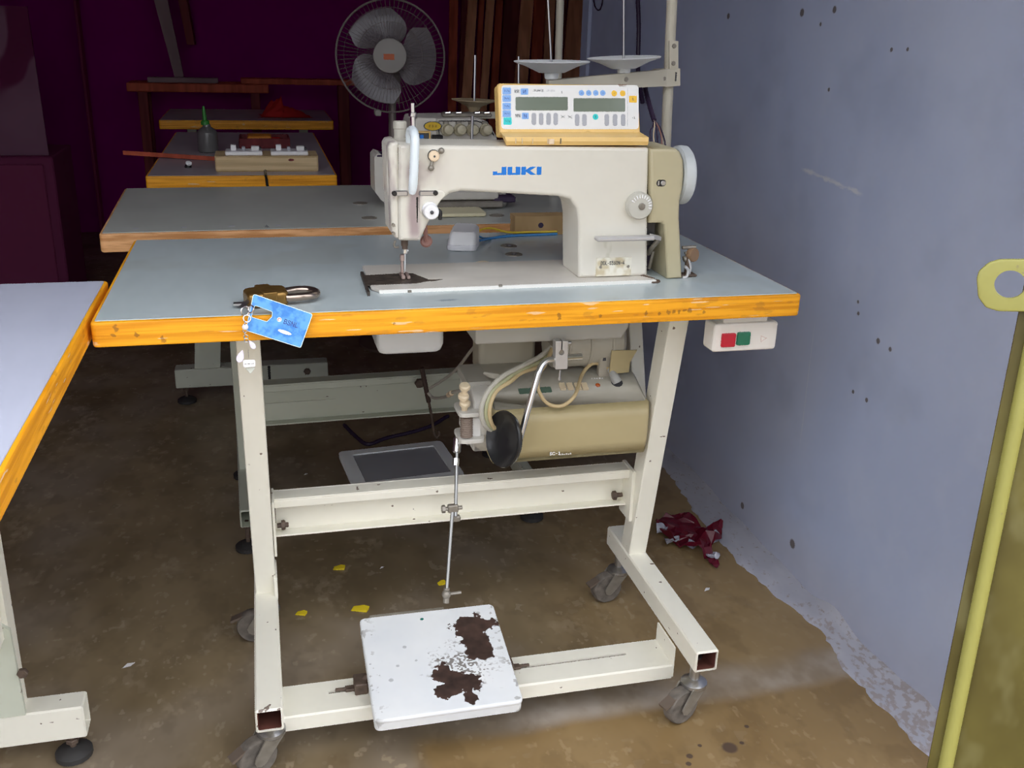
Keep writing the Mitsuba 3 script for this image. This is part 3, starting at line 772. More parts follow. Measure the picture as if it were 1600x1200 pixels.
for (a, b) in ((689, 235), (673, 262)):
    q = spot(a, b, y=YA)
    add(t + '__arm_guide', [tube([pt - (0, 0.002, 0), (pt + q) / 2 - (0, 0.003, 0), q - (0, 0.004, 0)], 0.0028, 8), ball(q - (0, 0.004, 0), 0.0052, 2)], M_DULL)
# pressure regulator and thread post on the head
b0, b1 = spot(625, 224, y=0.20), spot(625, 190, y=0.20)
rb = [(0.0125, 0), (0.0125, 0.014), (0.0105, 0.015), (0.0105, 0.030), (0.0118, 0.031), (0.0118, 0.041), (0.0105, 0.043)]
add(t + '__pressure_regulator', lathe(rb, (b0[0], 0.20, 1.036), (0, 0, 1), 20), mat('regulator', P((0.42, 0.40, 0.34), 0.4)))
q0 = spot(646, 215, y=0.215)
add(t + '__thread_post', [cyl((q0[0], 0.215, 1.040), spot(644, 160, y=0.215), 0.0042, 10, 0.001), cyl((q0[0] - 0.001, 0.215, 1.085), (q0[0] - 0.001, 0.215, 1.093), 0.007, 12, 0.001)], M_CHROME)
# stitch length dial
dc = spot(996, 320, y=YA)
add(t + '__stitch_dial', lathe([(0.0215, -0.001), (0.0245, 0.002), (0.0245, 0.013), (0.0225, 0.0165), (0.012, 0.0175)], dc, (0, -1, 0), 36), M_DIAL)
for a in np.arange(11) * 0.28 - 0.2:
    e = dc + np.array([math.cos(a) * 0.018, -0.0178, math.sin(a) * 0.018]); u_ = np.array([math.cos(a), 0, math.sin(a)]); w_ = np.array([-math.sin(a), 0, math.cos(a)])
    add(t + '__stitch_dial__mark', place(bx((-0.003, -0.0008, -0.0006), (0.003, 0.0008, 0.0012), 0), u_, w_, np.array([0, -1.0, 0]), e), M_WHITE, False)
add(t + '__stitch_dial__hub', lathe([(0.0062, 0.017), (0.0062, 0.0195), (0.005, 0.0205)], dc + (0.0015, 0, 0), (0, -1, 0), 16), M_DULL)
# reverse lever
l0, l1 = spot(931, 374, y=0.112), spot(1022, 370, y=0.112)
add(t + '__reverse_lever', [bx((l0[0], 0.104, l0[2] - 0.0035), (l1[0], 0.124, l0[2] + 0.0042), 0.0025), hull([l1 + (-0.004, dy, dz_) for dy in (-0.006, 0.012) for dz_ in (-0.003, 0.004)] + [spot(1032, 372, y=0.130) + (0, dy, dz_) for dy in (-0.004, 0.010) for dz_ in (-0.004, 0.003)])], M_ALU)
for m_ in [tube([spot(1030, 374, y=0.132), spot(1018, 388, y=0.15), spot(1013, 396, y=0.17)], 0.0045, 8, 3), tube([spot(1021, 392, y=0.17), spot(1014, 420, y=0.175)], 0.0032, 8), tube([spot(1028, 395, y=0.2), spot(1034, 410, y=0.2), spot(1024, 425, y=0.2)], 0.004, 8, 3)]:
    add(t + '__lever_link', m_, M_DULL)
# hinge tongue on the table
hq = spot(1022, 441, z=H)
add(t + '__hinge_tongue', [prism(circle(hq[0], hq[1] + 0.004, 0.013, 20), H, H + 0.003, 0.001, 'xy'), tube([hq + (0, 0.004, 0.004), hq + (-0.022, 0.040, 0.006)], 0.004, 8)], M_RUSTY)
# belt cover and handwheel
bc = px([(1017, 233), (1056, 232), (1063, 237), (1068, 250), (1069, 272), (1067, 296), (1063, 312), (1062, 340), (1064, 380), (1066, 437), (1043, 437), (1038, 352), (1034, 349), (1015, 349), (1017, 300)], YA - 0.006)
bc = [(a, max(b, H + 0.001)) for a, b in bc]
add(t + '__belt_cover', prism(bc, YA - 0.006, YB + 0.004, 0.006, 'xz', 3), M_BELT, 40)
bh = spot(1033, 286, y=YA - 0.006)
win = rpoly([(bh[0] - 0.009, bh[2] - 0.006), (bh[0] + 0.009, bh[2] - 0.006), (bh[0] + 0.009, bh[2] + 0.006), (bh[0] - 0.009, bh[2] + 0.006)], 0.005)
add(t + '__cover_window', prism(win, YA - 0.0066, YA - 0.003, 0, 'xz'), M_BLACK, False)
add(t + '__cover_window__screw', [cyl(bh + (0.004, 0.001, 0), bh + (0.004, -0.0018, 0), 0.0048, 12, 0.001), bx(bh + (-0.007, -0.0016, -0.004), bh + (-0.004, 0, 0.004), 0)], M_STEEL)
hw = np.array([0, 0.19, 0.985])
hw[0] = spot(1071, 275, y=0.19)[0] - 0.012
add(t + '__handwheel', lathe([(0.030, -0.012), (0.049, -0.012), (0.0535, -0.008), (0.0545, 0.000), (0.0535, 0.009), (0.049, 0.013), (0.030, 0.013), (0.022, 0.010)], hw, (1, 0, 0), 44), M_WHEEL)
add(t + '__shaft_cover', [bx((spot(1013, 300, y=0.15)[0] - 0.004, 0.150, 0.86), (spot(1013, 300, y=0.15)[0] + 0.020, 0.236, 1.036), 0.002)], M_BLACK)
add(t + '__pulley_gap', [bx((0.955, 0.20, H + 0.002), (0.985, 0.240, 0.90), 0.002)], M_CABLEDARK)
# nameplate with its lettering
n0, n1 = spot(932, 403, y=YA), spot(985, 430, y=YA)
add(t + '__nameplate', bx((n0[0], YA - 0.0014, n1[2]), (n1[0], YA + 0.001, n0[2]), 0.0005), M_PLATEBEIGE, False)
add(t + '__nameplate__lettering', text('DDL-5550N-4', 0.0070, (n0[0] + 0.008, YA - 0.0013, n0[2] - 0.0135), width=0.046, bold=True), M_INK, False)
for a, b in ((938, 417), (981, 416)):
    q = spot(a, b, y=YA)
    add(t + '__nameplate__rivet', cyl(q, q - (0, 0.003, 0), 0.0028, 10, 0.0008), M_DULL)


def block_letters(o, h, wtot):
    """J U K I in heavy squared capitals."""
    J = Polygon([(0, 0), (1.32, 0), (1.32, 1), (0.86, 1), (0.86, 0.25), (0.42, 0.25), (0.42, 0.45), (0, 0.45)])
    U = Polygon([(0, 1), (0, 0), (1.25, 0), (1.25, 1), (0.80, 1), (0.80, 0.25), (0.45, 0.25), (0.45, 1)])
    K = Polygon([(0, 0), (0, 1), (0.45, 1), (0.45, 0.62), (0.92, 1), (1.46, 1), (0.86, 0.52), (1.48, 0), (0.92, 0), (0.45, 0.40), (0.45, 0)])
    I = sbox(0, 0, 0.45, 1)
    x, out = 0, []
    for g_, w_ in ((J, 1.44), (U, 1.36), (K, 1.54), (I, 0.45)):
        from shapely import affinity
        out.append((x, g_)); x += w_
    k = wtot / x
    from shapely import affinity
    return [prism(affinity.translate(affinity.scale(g_, k, h, origin=(0, 0)), o[0] + a * k, o[2]), o[1] - 0.0006, o[1] + 0.001, 0, 'xz') for a, g_ in out]


lo_, l1_ = spot(770, 273.5, y=YA), spot(846, 260, y=YA)
for m_ in block_letters(lo_, l1_[2] - lo_[2] - 0.0005, l1_[0] - lo_[0]):
    add(t + '__logo_letter', m_, M_INKBLUE, False)

# bobbin winder on the table behind the handwheel
t = thing('bobbin_winder', 'small rusty bobbin winder on the table to the right of the belt cover', 'bobbin winder')
w0 = spot(1078, 432, z=H)
add(t + '__base', [bx(w0 + (-0.030, -0.006, 0), w0 + (0.012, 0.016, 0.005), 0.0015), bx(w0 + (-0.010, -0.002, 0.004), w0 + (0.000, 0.008, 0.040), 0.002)], M_RUSTY)
add(t + '__wheel', lathe([(0.005, -0.006), (0.0125, -0.006), (0.0135, -0.003), (0.0135, 0.003), (0.0125, 0.006), (0.005, 0.006)], spot(1082, 398, y=w0[1] + 0.004), (0.5, -1, 0.1), 20), mat('winder_wheel', P((0.23, 0.14, 0.08), 0.5)))
add(t + '__spindle', [cyl(spot(1066, 387, y=w0[1] + 0.006), spot(1087, 386, y=w0[1] + 0.006), 0.0035, 10), cyl(spot(1070, 396, y=w0[1] + 0.006), spot(1086, 392, y=w0[1] + 0.006), 0.003, 10), cyl(spot(1068, 405, y=w0[1] + 0.006), spot(1078, 402, y=w0[1] + 0.006), 0.006, 10)], M_DULL)
add(t + '__bracket', [tube([spot(1076, 404, y=w0[1]), spot(1079, 418, y=w0[1]), spot(1076, 430, y=w0[1])], 0.003, 8), tube([spot(1066, 434, y=w0[1] - 0.01), spot(1073, 432, y=w0[1] - 0.01), spot(1075, 422, y=w0[1] - 0.01), spot(1070, 416, y=w0[1] - 0.01)], 0.003, 8, 4)], M_ALU)

# ------------------------------------------------------------------ control panel on the arm
t = thing('control_panel', 'yellowed control panel with two grey displays standing on top of the sewing machine arm', 'control panel')
# the face is a tilted rectangle: lower edge at y=.178, upper edge at y=.205
pB, pT = spot(889, 207, y=0.178), spot(889, 131, y=0.205)
fv = np.array([0, pT[1] - pB[1], pT[2] - pB[2]]); FH = np.linalg.norm(fv); fv /= FH
fu = np.array([1.0, 0, 0]); fn = np.cross(fu, fv)          # towards the viewer
pl = spot(780, 204, plane=(pB, fn)); pr = spot(1001, 206, plane=(pB, fn))
FO, FW = np.array([pl[0], pB[1], pB[2]]), pr[0] - pl[0]


def fpt(cx, cy):
    """Panel coordinates (metres) of a point of the face."""
    p = spot(770 + cx / 6.4, 120 + cy / 6.4, plane=(FO, fn)) - FO
    return np.dot(p, fu), np.dot(p, fv)


zero = np.zeros(3)
hs = prism(rpoly([(0, -0.004), (FW, -0.004), (FW - 0.001, FH), (0.001, FH)], 0.005), -0.030, 0.0, 0.004, 'xy', 3)
add(t + '__housing', place(hs, fu, fv, fn, FO), M_YELLOW, 35)
zt = 1.040
bl, br = spot(791, 226, y=0.142)[0], spot(1012, 228, y=0.142)[0]
zf = spot(900, 227, y=0.142)[2]
base = hull([(bl, 0.142, zf), (br, 0.142, zf), (bl - 0.003, 0.142, zf + 0.014), (br + 0.001, 0.142, zf + 0.014), (bl, 0.139, zf + 0.007), (br, 0.139, zf + 0.007),
             (FO[0] + 0.001, 0.180, FO[2] + 0.001), (FO[0] + FW - 0.001, 0.180, FO[2] + 0.001), (bl + 0.022, 0.236, zf), (br - 0.004, 0.236, zf), (FO[0] + 0.018, 0.236, FO[2] - 0.004), (br - 0.012, 0.236, FO[2] - 0.004)])
add(t + '__base', base, M_YELLOW, 25)
for cx in (225, 290, 395, 545, 675):
    p = spot(770 + cx / 6.4, 222, y=0.139)
    add(t + '__base__catch', bx((p[0], 0.1375, zf + 0.003), (p[0] + 0.0012, 0.1400, zf + 0.012), 0.0003), M_BUFF if cx < 600 else M_INK, 20)
p = spot(770 + 585 / 6.4, 224, y=0.139)
add(t + '__base__tab', bx((p[0] - 0.005, 0.1370, zf + 0.002), (p[0] + 0.005, 0.1402, zf + 0.011), 0.001), M_CREAM, 20)
for cx, cy, r in ((955, 560, 0.0050), (165, 550, 0.0028), (1410, 560, 0.0022)):
    q = spot(770 + cx / 6.4, 120 + cy / 6.4, plane=(FO, (0, -0.55, 0.83)))
    add(t + '__base__stud', lathe([(r * 1.3, -0.004), (r, 0.0015), (r * 0.6, 0.0025)], q, (0, -0.55, 0.83), 14), M_YELLOW)


def patch(x0, y0, x1, y1, r, z1, z0=-0.001):
    a, b = fpt(x0, y1), fpt(x1, y0)
    c, d = fpt(x0, y0), fpt(x1, y1)
    return place(prism(rpoly([a, d, b, c], r), z0, z1, 0, 'xy'), fu, fv, fn, FO)


add(t + '__face_label', patch(84, 84, 1458, 524, 0.006, 0.0006), M_FACE, False)
add(t + '__display', patch(226, 203, 748, 338, 0.002, 0.0012), M_LCD, False)
add(t + '__display', patch(806, 215, 1322, 350, 0.002, 0.0012), M_LCD, False)
for y in (143, 218, 295, 370):
    add(t + '__mode_button', patch(97, y - 34, 180, y + 34, 0.0015, 0.0013), M_BTNBLUE, False)
add(t + '__mode_button', patch(106, 408, 187, 480, 0.0015, 0.0013), M_BTNTEAL, False)


def sign(s, cx, cy, h, m, z=0.0014, width=None, key='__printed_sign'):
    a = fpt(cx, cy)
    add(t + key, text(s, h, FO + fu * a[0] + fv * a[1] + fn * (z - 0.0004), fu, fv, 0.0004, True, True, width), m, False)


for cx, cy in ((140, 143), (140, 218), (140, 295), (140, 370), (146, 445)):
    a = fpt(cx, cy)
    pts = [FO + fu * (a[0] + dx) + fv * (a[1] + dy) + fn * 0.0014 for dx, dy in ((-0.004, -0.002), (-0.004, 0.002), (0, -0.002), (0, 0.002), (0.004, -0.002), (0.004, 0.002))]
    add(t + '__mode_mark', tube(pts, 0.0004, 5), M_NAVY if cy < 400 else M_INK, False)
add(t + '__seam_button', patch(278, 118, 352, 180, 0.001, 0.0013), M_BTNBLUE, False)
add(t + '__seam_button', patch(290, 362, 356, 424, 0.001, 0.0013), M_BTNBLUE, False)
sign('\u0418', 315, 150, 0.0062, M_NAVY)
sign('N', 323, 393, 0.0062, M_NAVY)
sign('\u0418\u0418', 240, 146, 0.0058, M_INK, 0.0008, 0.0085)
sign('NN', 250, 390, 0.0058, M_INK, 0.0008, 0.0085)
for m_ in [text('JUKI', 0.0036, FO + fu * fpt(395, 148)[0] + fv * fpt(395, 148)[1] + fn * 0.0004, fu, fv, 0.0004, True, width=0.020)]:
    add(t + '__printed_sign', m_, M_INK, False)
a = fpt(532, 148)
add(t + '__printed_sign', text('CP-330', 0.0028, FO + fu * a[0] + fv * a[1] + fn * 0.0004, fu, fv, 0.0004, True, width=0.0155), M_BTNGREY, False)
sign('1', 690, 158, 0.0036, M_INK, 0.0008)
sign('-1', 1407, 410, 0.0036, M_INK, 0.0008)
for cx in (885, 957, 1028, 1098):
    a = fpt(cx, 163)
    add(t + '__round_button', place(prism(circle(a[0], a[1], 0.0050), 0, 0.0013, 0, 'xy'), fu, fv, fn, FO), M_BTNBLUE, False)
    sign('\u2013', cx, 163, 0.0034, M_NAVY, 0.0015)
for cx in (1212, 1297):
    a = fpt(cx, 167)
    add(t + '__round_button', place(prism(circle(a[0], a[1], 0.0052), 0, 0.0013, 0, 'xy'), fu, fv, fn, FO), M_BTNYEL, False)
    sign('\u2013', cx, 167, 0.0034, M_INK, 0.0015)
a = fpt(1025, 402)
add(t + '__round_button', place(prism(circle(a[0], a[1], 0.0052), 0, 0.0013, 0, 'xy'), fu, fv, fn, FO), M_BTNTEAL, False)
sign('T', 1025, 402, 0.0036, M_INK, 0.0015)
add(t + '__square_button', patch(1362, 192, 1437, 258, 0.001, 0.0013), M_BTNYEL, False)
sign('1', 1399, 226, 0.0042, M_INK, 0.0015)
for cx in (409, 482, 556, 627, 842, 914, 1138, 1220, 1302):
    add(t + '__oval_button', patch(cx - 22, 362 if cx < 800 else 374, cx + 22, 484 if cx < 800 else 494, 0.0034, 0.0014), M_BTNGREY, False)
for cx, cy in ((700, 400), (770, 402)):
    a = fpt(cx, cy); o = FO + fu * a[0] + fv * a[1] + fn * 0.0008
    add(t + '__cutter_mark', [tube([o + fu * 0.0035 + fv * 0.0022 * s, o - fu * 0.0035 - fv * 0.0022 * s], 0.0004, 5) for s in (-1, 1)], M_INK, False)
add(t + '__divider', patch(1345, 110, 1347, 500, 0.00005, 0.0009), M_BTNGREY, False)
p = spot(973, 134, plane=(FO, fn))
add(t + '__top_slot', place(bx((np.dot(p - FO, fu) - 0.008, FH - 0.004, -0.010), (np.dot(p - FO, fu) + 0.008, FH + 0.0006, 0.0006), 0.0005), fu, fv, fn, FO), mat('slot_brown', P((0.18, 0.11, 0.06), 0.6)), False)

# ------------------------------------------------------------------ thread stand behind the machine
t = thing('thread_stand', 'beige thread stand with two grey spool plates rising behind the sewing machine', 'thread stand')
pa, pb = spot(1050, 0, y=0.50), spot(1040, 230, y=0.50)
pd = (pa - pb) / np.linalg.norm(pa - pb)
foot = pb + pd * ((H - pb[2]) / pd[2])
add(t + '__pole', cyl(foot, pa + pd * 0.3, 0.0112, 18), M_STAND)
add(t + '__pole_base', lathe([(0.028, 0), (0.028, 0.004), (0.016, 0.008), (0.016, 0.03), (0.0112, 0.032)], foot, (0, 0, 1), 20), M_STAND)
ar = [spot(1062, 107, y=0.485), spot(1061, 134, y=0.485), spot(858, 126, y=0.415), spot(858, 143, y=0.415)]
add(t + '__arm', hull([p + (0, d, 0) for p in ar for d in (0, 0.024)]), M_STAND, 20)
cl = [spot(1031, 109, y=0.478), spot(1063, 107, y=0.478), spot(1063, 134, y=0.478), spot(1040, 136, y=0.478), spot(1031, 131, y=0.478)]
add(t + '__arm_clamp', hull([p + (0, d, 0) for p in cl for d in (0, 0.040)]), M_STAND, 20)
sl = spot(1056, 120, y=0.477)
add(t + '__arm_clamp__slot', bx(sl + (-0.0012, -0.001, -0.009), sl + (0.0012, 0.002, 0.009), 0), M_INK, False)
up_ = [spot(1046, 64, y=0.486), spot(1060, 64, y=0.486), spot(1060, 108, y=0.486), spot(1046, 108, y=0.486)]
add(t + '__upper_bracket', hull([p + (0, d, 0) for p in up_ for d in (0, 0.012)]), M_STAND, 20)
for a, b, y in ((1053, 72, .4865), (1052, 99, .4865), (1037, 123, .4785), (978, 124, .456)):
    q = spot(a, b, y=y)
    add(t + '__screw', cyl(q + (0, 0.004, 0), q - (0, 0.0025, 0), 0.0048, 12, 0.001), M_DULL)
for (cx, cy, sy, y) in ((862, 97, 124, 0.427), (975, 91, 115, 0.468)):
    c, sb = spot(cx, cy, y=y), spot(cx, sy, y=y)
    h = c[2] - sb[2]
    tilt = np.array([-0.02, 0.0, 1.0]) if cx < 900 else np.array([-0.06, 0, 1.0])
    prof = [(0.011, -h), (0.0135, -h + 0.002), (0.0145, -h + 0.014), (0.026, -0.020), (0.052, -0.008), (0.074, -0.001), (0.0762, 0.0012), (0.074, 0.0024), (0.050, -0.003), (0.010, -0.010)]
    k = add(t + '__spool_plate', lathe(prof, c, tilt, 40), M_SPOOL)
    tip = spot(855, -20, y=y) if cx < 900 else spot(974.5, 0, y=y)
    add(t + '__spool_pin', cyl(c - (0, 0, 0.01), tip, 0.0022, 8), M_STEEL)

# wiring on the wall and into the control panel
t = thing('panel_cable', 'dark cable ending in thin coloured wires beside the control panel', 'cable')
cb = [spot(1008, 118, y=0.62), spot(1009, 140, y=0.55), spot(1015, 165, y=0.48), spot(1022, 188, y=0.44)]
add(t + '__sheath', tube(cb, 0.0052, 10, 5), M_CABLEDARK)
for k, (a, b) in enumerate(((1016, 205), (1021, 212), (1027, 216), (1033, 212), (1038, 218))):
    m_ = [M_CABLEDARK, M_CREAM, M_CABLEDARK, M_PINK, M_CABLEDARK][k]
    add(t + '__wire', tube([cb[-1], spot((1022 + a) / 2 + 1, 198, y=0.43), spot(a, b, y=0.41), spot(a + 2, 232, y=0.40)], 0.0016, 6, 4), m_)
add(t + '__plug', [bx(spot(1018, 226, y=0.42), spot(1040, 240, y=0.38), 0.003)], M_CABLEDARK)
t = thing('wall_cable', 'thin dark cable hanging down the blue wall beside the thread stand pole', 'cable')
add(t + '__sheath', tube([(XW - 0.006, 1.58, 2.59), (XW - 0.006, 1.597, 1.60), spot(996, -40, x=XW - 0.006), spot(998, 40, x=XW - 0.006), spot(997, 110, x=XW - 0.008), spot(1004, 160, x=XW - 0.02)], 0.007, 8, 4), M_CABLEDARK)
t = thing('drooping_cord', 'fine dark cord drooping from the top of the blue wall left of the thread stand', 'cord')
add(t + '__cord', tube([(XW - 0.004, 2.02, 2.59), (XW - 0.004, 2.034, 1.50), spot(927, -20, x=XW - 0.004), spot(929, 8, x=XW - 0.004), spot(936, 16, x=XW - 0.004), spot(941, 4, x=XW - 0.004), spot(942, -25, x=XW - 0.004), (XW - 0.004, 1.934, 1.50), (XW - 0.004, 1.92, 2.59)], 0.0025, 6, 4), M_CABLEDARK)

# ------------------------------------------------------------------ under the table: motor, knee lifter, trays
t = thing('motor', 'beige servo motor slung under the sewing table in front of the right leg', 'motor')
YM = 0.140
mx0, mx1 = spot(770, 660, y=YM)[0], 0.982
zb_, zt_ = spot(900, 716, y=YM)[2], spot(900, 634, y=YM)[2]
sec = [(YM + 0.006, zb_), (YM, zb_ + 0.02), (YM - 0.004, (zb_ + zt_) / 2), (YM, zt_ - 0.004), (YM + 0.004, zt_), (YM + 0.012, zt_ - 0.02), (YM + 0.03, zb_ + 0.01)]
cov = prism([(YM + 0.004, zb_), (YM - 0.003, zb_ + 0.03), (YM - 0.004, zt_ - 0.03), (YM + 0.001, zt_), (YM + 0.16, zt_ + 0.004), (YM + 0.17, zb_ + 0.01)], mx0, mx1, 0.006, 'yz', 3)
add(t + '__cover', cov, M_MOTOR, 40)
zu = spot(900, 588, y=YM + 0.075)[2]
top = prism([(YM + 0.003, zt_ + 0.0005), (YM + 0.075, zu), (YM + 0.17, zu + 0.006), (YM + 0.18, zt_ + 0.0005)], mx0 + 0.002, mx1 - 0.006, 0.006, 'yz', 3)
add(t + '__control_top', top, M_MOTORTOP, 40)
pn = np.array([0, -(zu - zt_), 0.072]); pn /= np.linalg.norm(pn)
PO = np.array([0.8, YM + 0.003, zt_ + 0.0005])
pv = np.cross(pn, [1, 0, 0]); pv = pv if pv[2] > 0 else -pv
mspot = lambda a, b: spot(a, b, plane=(PO, pn))


def mpatch(key, a, b, c, d, m, r=0.001, h=0.0016):
    p, q = mspot(a, d), mspot(c, b)
    o = p
    w, hh = q[0] - p[0], np.dot(q - p, pv)
    add(key, place(prism(rpoly([(0, 0), (w, 0), (w, hh), (0, hh)], r), -0.001, h, 0, 'xy'), np.array([1.0, 0, 0]), pv, pn, o), m, False)


mpatch(t + '__window', 812, 605, 860, 616, M_GREENLCD)
for a in (876, 888, 900, 911):
    mpatch(t + '__key', a, 599, a + 5, 610, M_BUFF, 0.0006, 0.003)
q = mspot(934, 602)
add(t + '__lamp', lathe([(0.0048, -0.001), (0.0048, 0.0015), (0.003, 0.003)], q, pn, 14), mat('lamp_orange', P((0.45, 0.10, 0.02), 0.3)))
for k in range(5):
    a0 = mspot(924 + 4 * k, 592)
    add(t + '__worn_stroke', place(bx((0, 0, -0.0005), (0.0030, 0.0018 + 0.0008 * (k % 2), 0.0006), 0), np.array([1.0, 0, 0]), pv, pn, a0), M_WHITE, False)
q = mspot(964, 598)
add(t + '__socket', lathe([(0.0115, -0.001), (0.0115, 0.0012)], q, pn, 20), M_INK)
add(t + '__plug', tube([q + (0, 0, 0.001), q + (-0.004, 0.004, 0.010), mspot(950, 584) + pn * 0.014], [0.0105, 0.0095, 0.0050], 14, 3), mat('plug_grey', P((0.36, 0.36, 0.34), 0.4)))
pl_ = [mspot(952, 586) + pn * 0.014, mspot(938, 579) + pn * 0.016, mspot(922, 579) + pn * 0.018, mspot(908, 592) + pn * 0.012, spot(898, 618, y=YM - 0.012), spot(878, 634, y=YM - 0.012), spot(855, 630, y=YM - 0.012), spot(841, 608, y=YM - 0.010), spot(843, 585, y=YM + 0.01), spot(853, 568, y=YM + 0.03), spot(862, 545, y=YM + 0.06)]
add(t + '__power_cord', tube(pl_, 0.0036, 10, 6), M_CABLE)
q = spot(858, 711, y=YM - 0.001)
add(t + '__lettering', text('SC-1', 0.0062, (q[0], YM - 0.0022, q[2]), width=0.022, bold=True), M_WHITE, False)
q = spot(874, 710.5, y=YM - 0.001)
for k in range(6):
    add(t + '__worn_stroke', bx((q[0] + 0.0042 * k, YM - 0.0022, q[2] - 0.0008), (q[0] + 0.0042 * k + 0.0030, YM - 0.0012, q[2] + 0.0012 + 0.0012 * (k % 2)), 0), M_CASTING, False)
# left end: grey casting, terminals, lever
cx0 = spot(718, 640, y=YM + 0.02)[0]
cas = prism([(YM + 0.02, zb_ + 0.022), (YM + 0.012, zt_ - 0.03), (YM + 0.02, zt_ + 0.012), (YM + 0.06, zu + 0.002), (YM + 0.15, zu + 0.002), (YM + 0.16, zb_ + 0.02)], cx0 + 0.026, mx0 + 0.004, 0.006, 'yz', 3)
add(t + '__casting', cas, M_CASTING, 40)
add(t + '__end_lid', prism([(YM + 0.05, zt_ + 0.02), (YM + 0.06, zu + 0.006), (YM + 0.16, zu + 0.008), (YM + 0.16, zt_ + 0.02)], cx0 + 0.022, mx0 + 0.01, 0.005, 'yz', 2), mat('lid_grey', P((0.36, 0.345, 0.30), 0.5)), 40)
for k_, v_ in enumerate((645, 686)):
    c = spot(733, v_, y=YM + 0.012)
    add(t + '__lever_plate', prism(rpoly([(c[0] - 0.022, c[1] - 0.016), (c[0] + 0.030, c[1] - 0.016), (c[0] + 0.030, c[1] + 0.05), (c[0] - 0.022, c[1] + 0.05)], 0.012), c[2] - 0.004, c[2] + 0.005, 0.002, 'xy', 2), M_CASTING, 40)
c0, c1 = spot(729, 682, y=YM + 0.012), spot(729, 652, y=YM + 0.012)
add(t + '__lever_spring', [lathe([(0.010, 0), (0.010, np.linalg.norm(c1 - c0))], c0, c1 - c0, 14)] + [lathe([(0.010, h), (0.0125, h + 0.0015), (0.010, h + 0.003)], c0, c1 - c0, 14) for h in np.arange(0, np.linalg.norm(c1 - c0) - 0.003, 0.0045)], mat('spring_brown', P((0.28, 0.22, 0.18), 0.5)))
c0 = spot(742, 668, y=YM + 0.016)
add(t + '__lever_block', bx(c0 + (-0.007, -0.004, -0.020), c0 + (0.012, 0.03, 0.022), 0.002), mat('block_white', P((0.66, 0.65, 0.62), 0.5)))
for a, b in ((726, 606), (724, 621), (726, 632)):
    c = spot(a, b, y=YM + 0.012)
    add(t + '__terminal_screw', [lathe([(0.0085, -0.002), (0.0105, 0.0), (0.0105, 0.005), (0.008, 0.008)], c, (0, -0.35, 0.93), 16), cyl(c - (0, -0.003, 0.012), c, 0.006, 10)], M_BUFF)
c0, c1 = spot(719, 689, y=0.192), spot(752, 688, y=0.192)
add(t + '__crank_arm', [cyl(c0, c1, 0.0060, 12), cyl(c0 + (0.012, 0, 0), c0 + (0.024, 0, 0), 0.0095, 6)], M_CHROME)
# hoses and cables around the left end
for k, (dx, m_, r) in enumerate(((0, M_CABLEGREY, 0.0048), (7, mat('hose_green', P((0.34, 0.34, 0.20), 0.4)), 0.0036), (13, M_CABLE, 0.0040))):
    pts = [(862 + dx * .3, 540), (845 + dx * .3, 556 + dx), (815, 572 + dx * .8), (785 + dx, 588 + dx * .6), (762 + dx, 612), (752 + dx, 640), (758 + dx * .9, 665), (778 + dx * .5, 676)]
    yy = [0.21, 0.19, 0.165, 0.14, 0.125, 0.118, 0.122, 0.142]
    add(t + '__cable', tube([spot(a, b, y=YY) for (a, b), YY in zip(pts, yy)], r, 10, 6), m_)
for k in range(3):
    add(t + '__wire', tube([spot(756 + k * 3, 583 + k * 2, y=YM + 0.07), spot(772, 585 + 2.4 * k, y=YM + 0.06), spot(790, 588 + 2 * k, y=YM + 0.06)], 0.0028, 8, 3), M_CABLEGREY)
# hanging bracket and barrel between motor and table
b0, b1 = spot(748, 560, y=0.302), spot(837, 560, y=0.302)
add(t + '__mount', prism(rpoly([(b0[0], zu - 0.02), (b1[0], zu - 0.02), (b1[0], H - TH - 0.004), (b0[0], H - TH - 0.004)], 0.012), 0.302, 0.37, 0.010, 'xz', 3), mat('mount_beige', P((0.40, 0.365, 0.28), 0.5)), 40)
add(t + '__barrel', [cyl((0.80, 0.255, zu + 0.062), (0.952, 0.255, zu + 0.062), 0.052, 28, 0.008), *[cyl((x, 0.255, zu + 0.062), (x + 0.005, 0.255, zu + 0.062), 0.0545, 28, 0.001) for x in (0.83, 0.875, 0.92)]], M_MOTORTOP)
f0, f1, f2, f3 = spot(958, 542, y=0.19), spot(975, 541, y=0.19), spot(996, 547, y=0.19), spot(985, 580, y=0.19)
add(t + '__flap', prism([(p[0], p[2]) for p in (spot(956, 548, y=0.20), spot(996, 547, y=0.20), spot(985, 566, y=0.20), spot(983, 582, y=0.20), spot(952, 585, y=0.20))], 0.20, 0.204, 0.001, 'xz'), M_MOTOR, 20)
add(t + '__hanger', [bx(spot(938, 545, y=0.21), spot(952, 586, y=0.225), 0.002), bx(spot(957, 545, y=0.21), spot(968, 560, y=0.225), 0.002)], mat('hanger', P((0.36, 0.33, 0.27), 0.5)))
add(t + '__hanger_slot', bx(spot(943, 551, y=0.209), spot(946, 563, y=0.212), 0), M_INK, False)

t = thing('oil_pan', 'grey oil pan under the sewing table below the machine bed', 'oil pan')
o0, o1 = spot(742, 540, y=0.15), spot(980, 541, y=0.15)
add(t + '__pan', prism(rpoly([(o0[0], o0[2] + 0.002), (o1[0] - 0.014, o0[2] + 0.0), (o1[0], o0[2] + 0.022), (o1[0], H - TH - 0.001), (o0[0], H - TH - 0.001)], 0.004), 0.148, 0.30, 0.004, 'xz', 2), mat('pan_grey', P((0.40, 0.39, 0.35), 0.45)), 30)

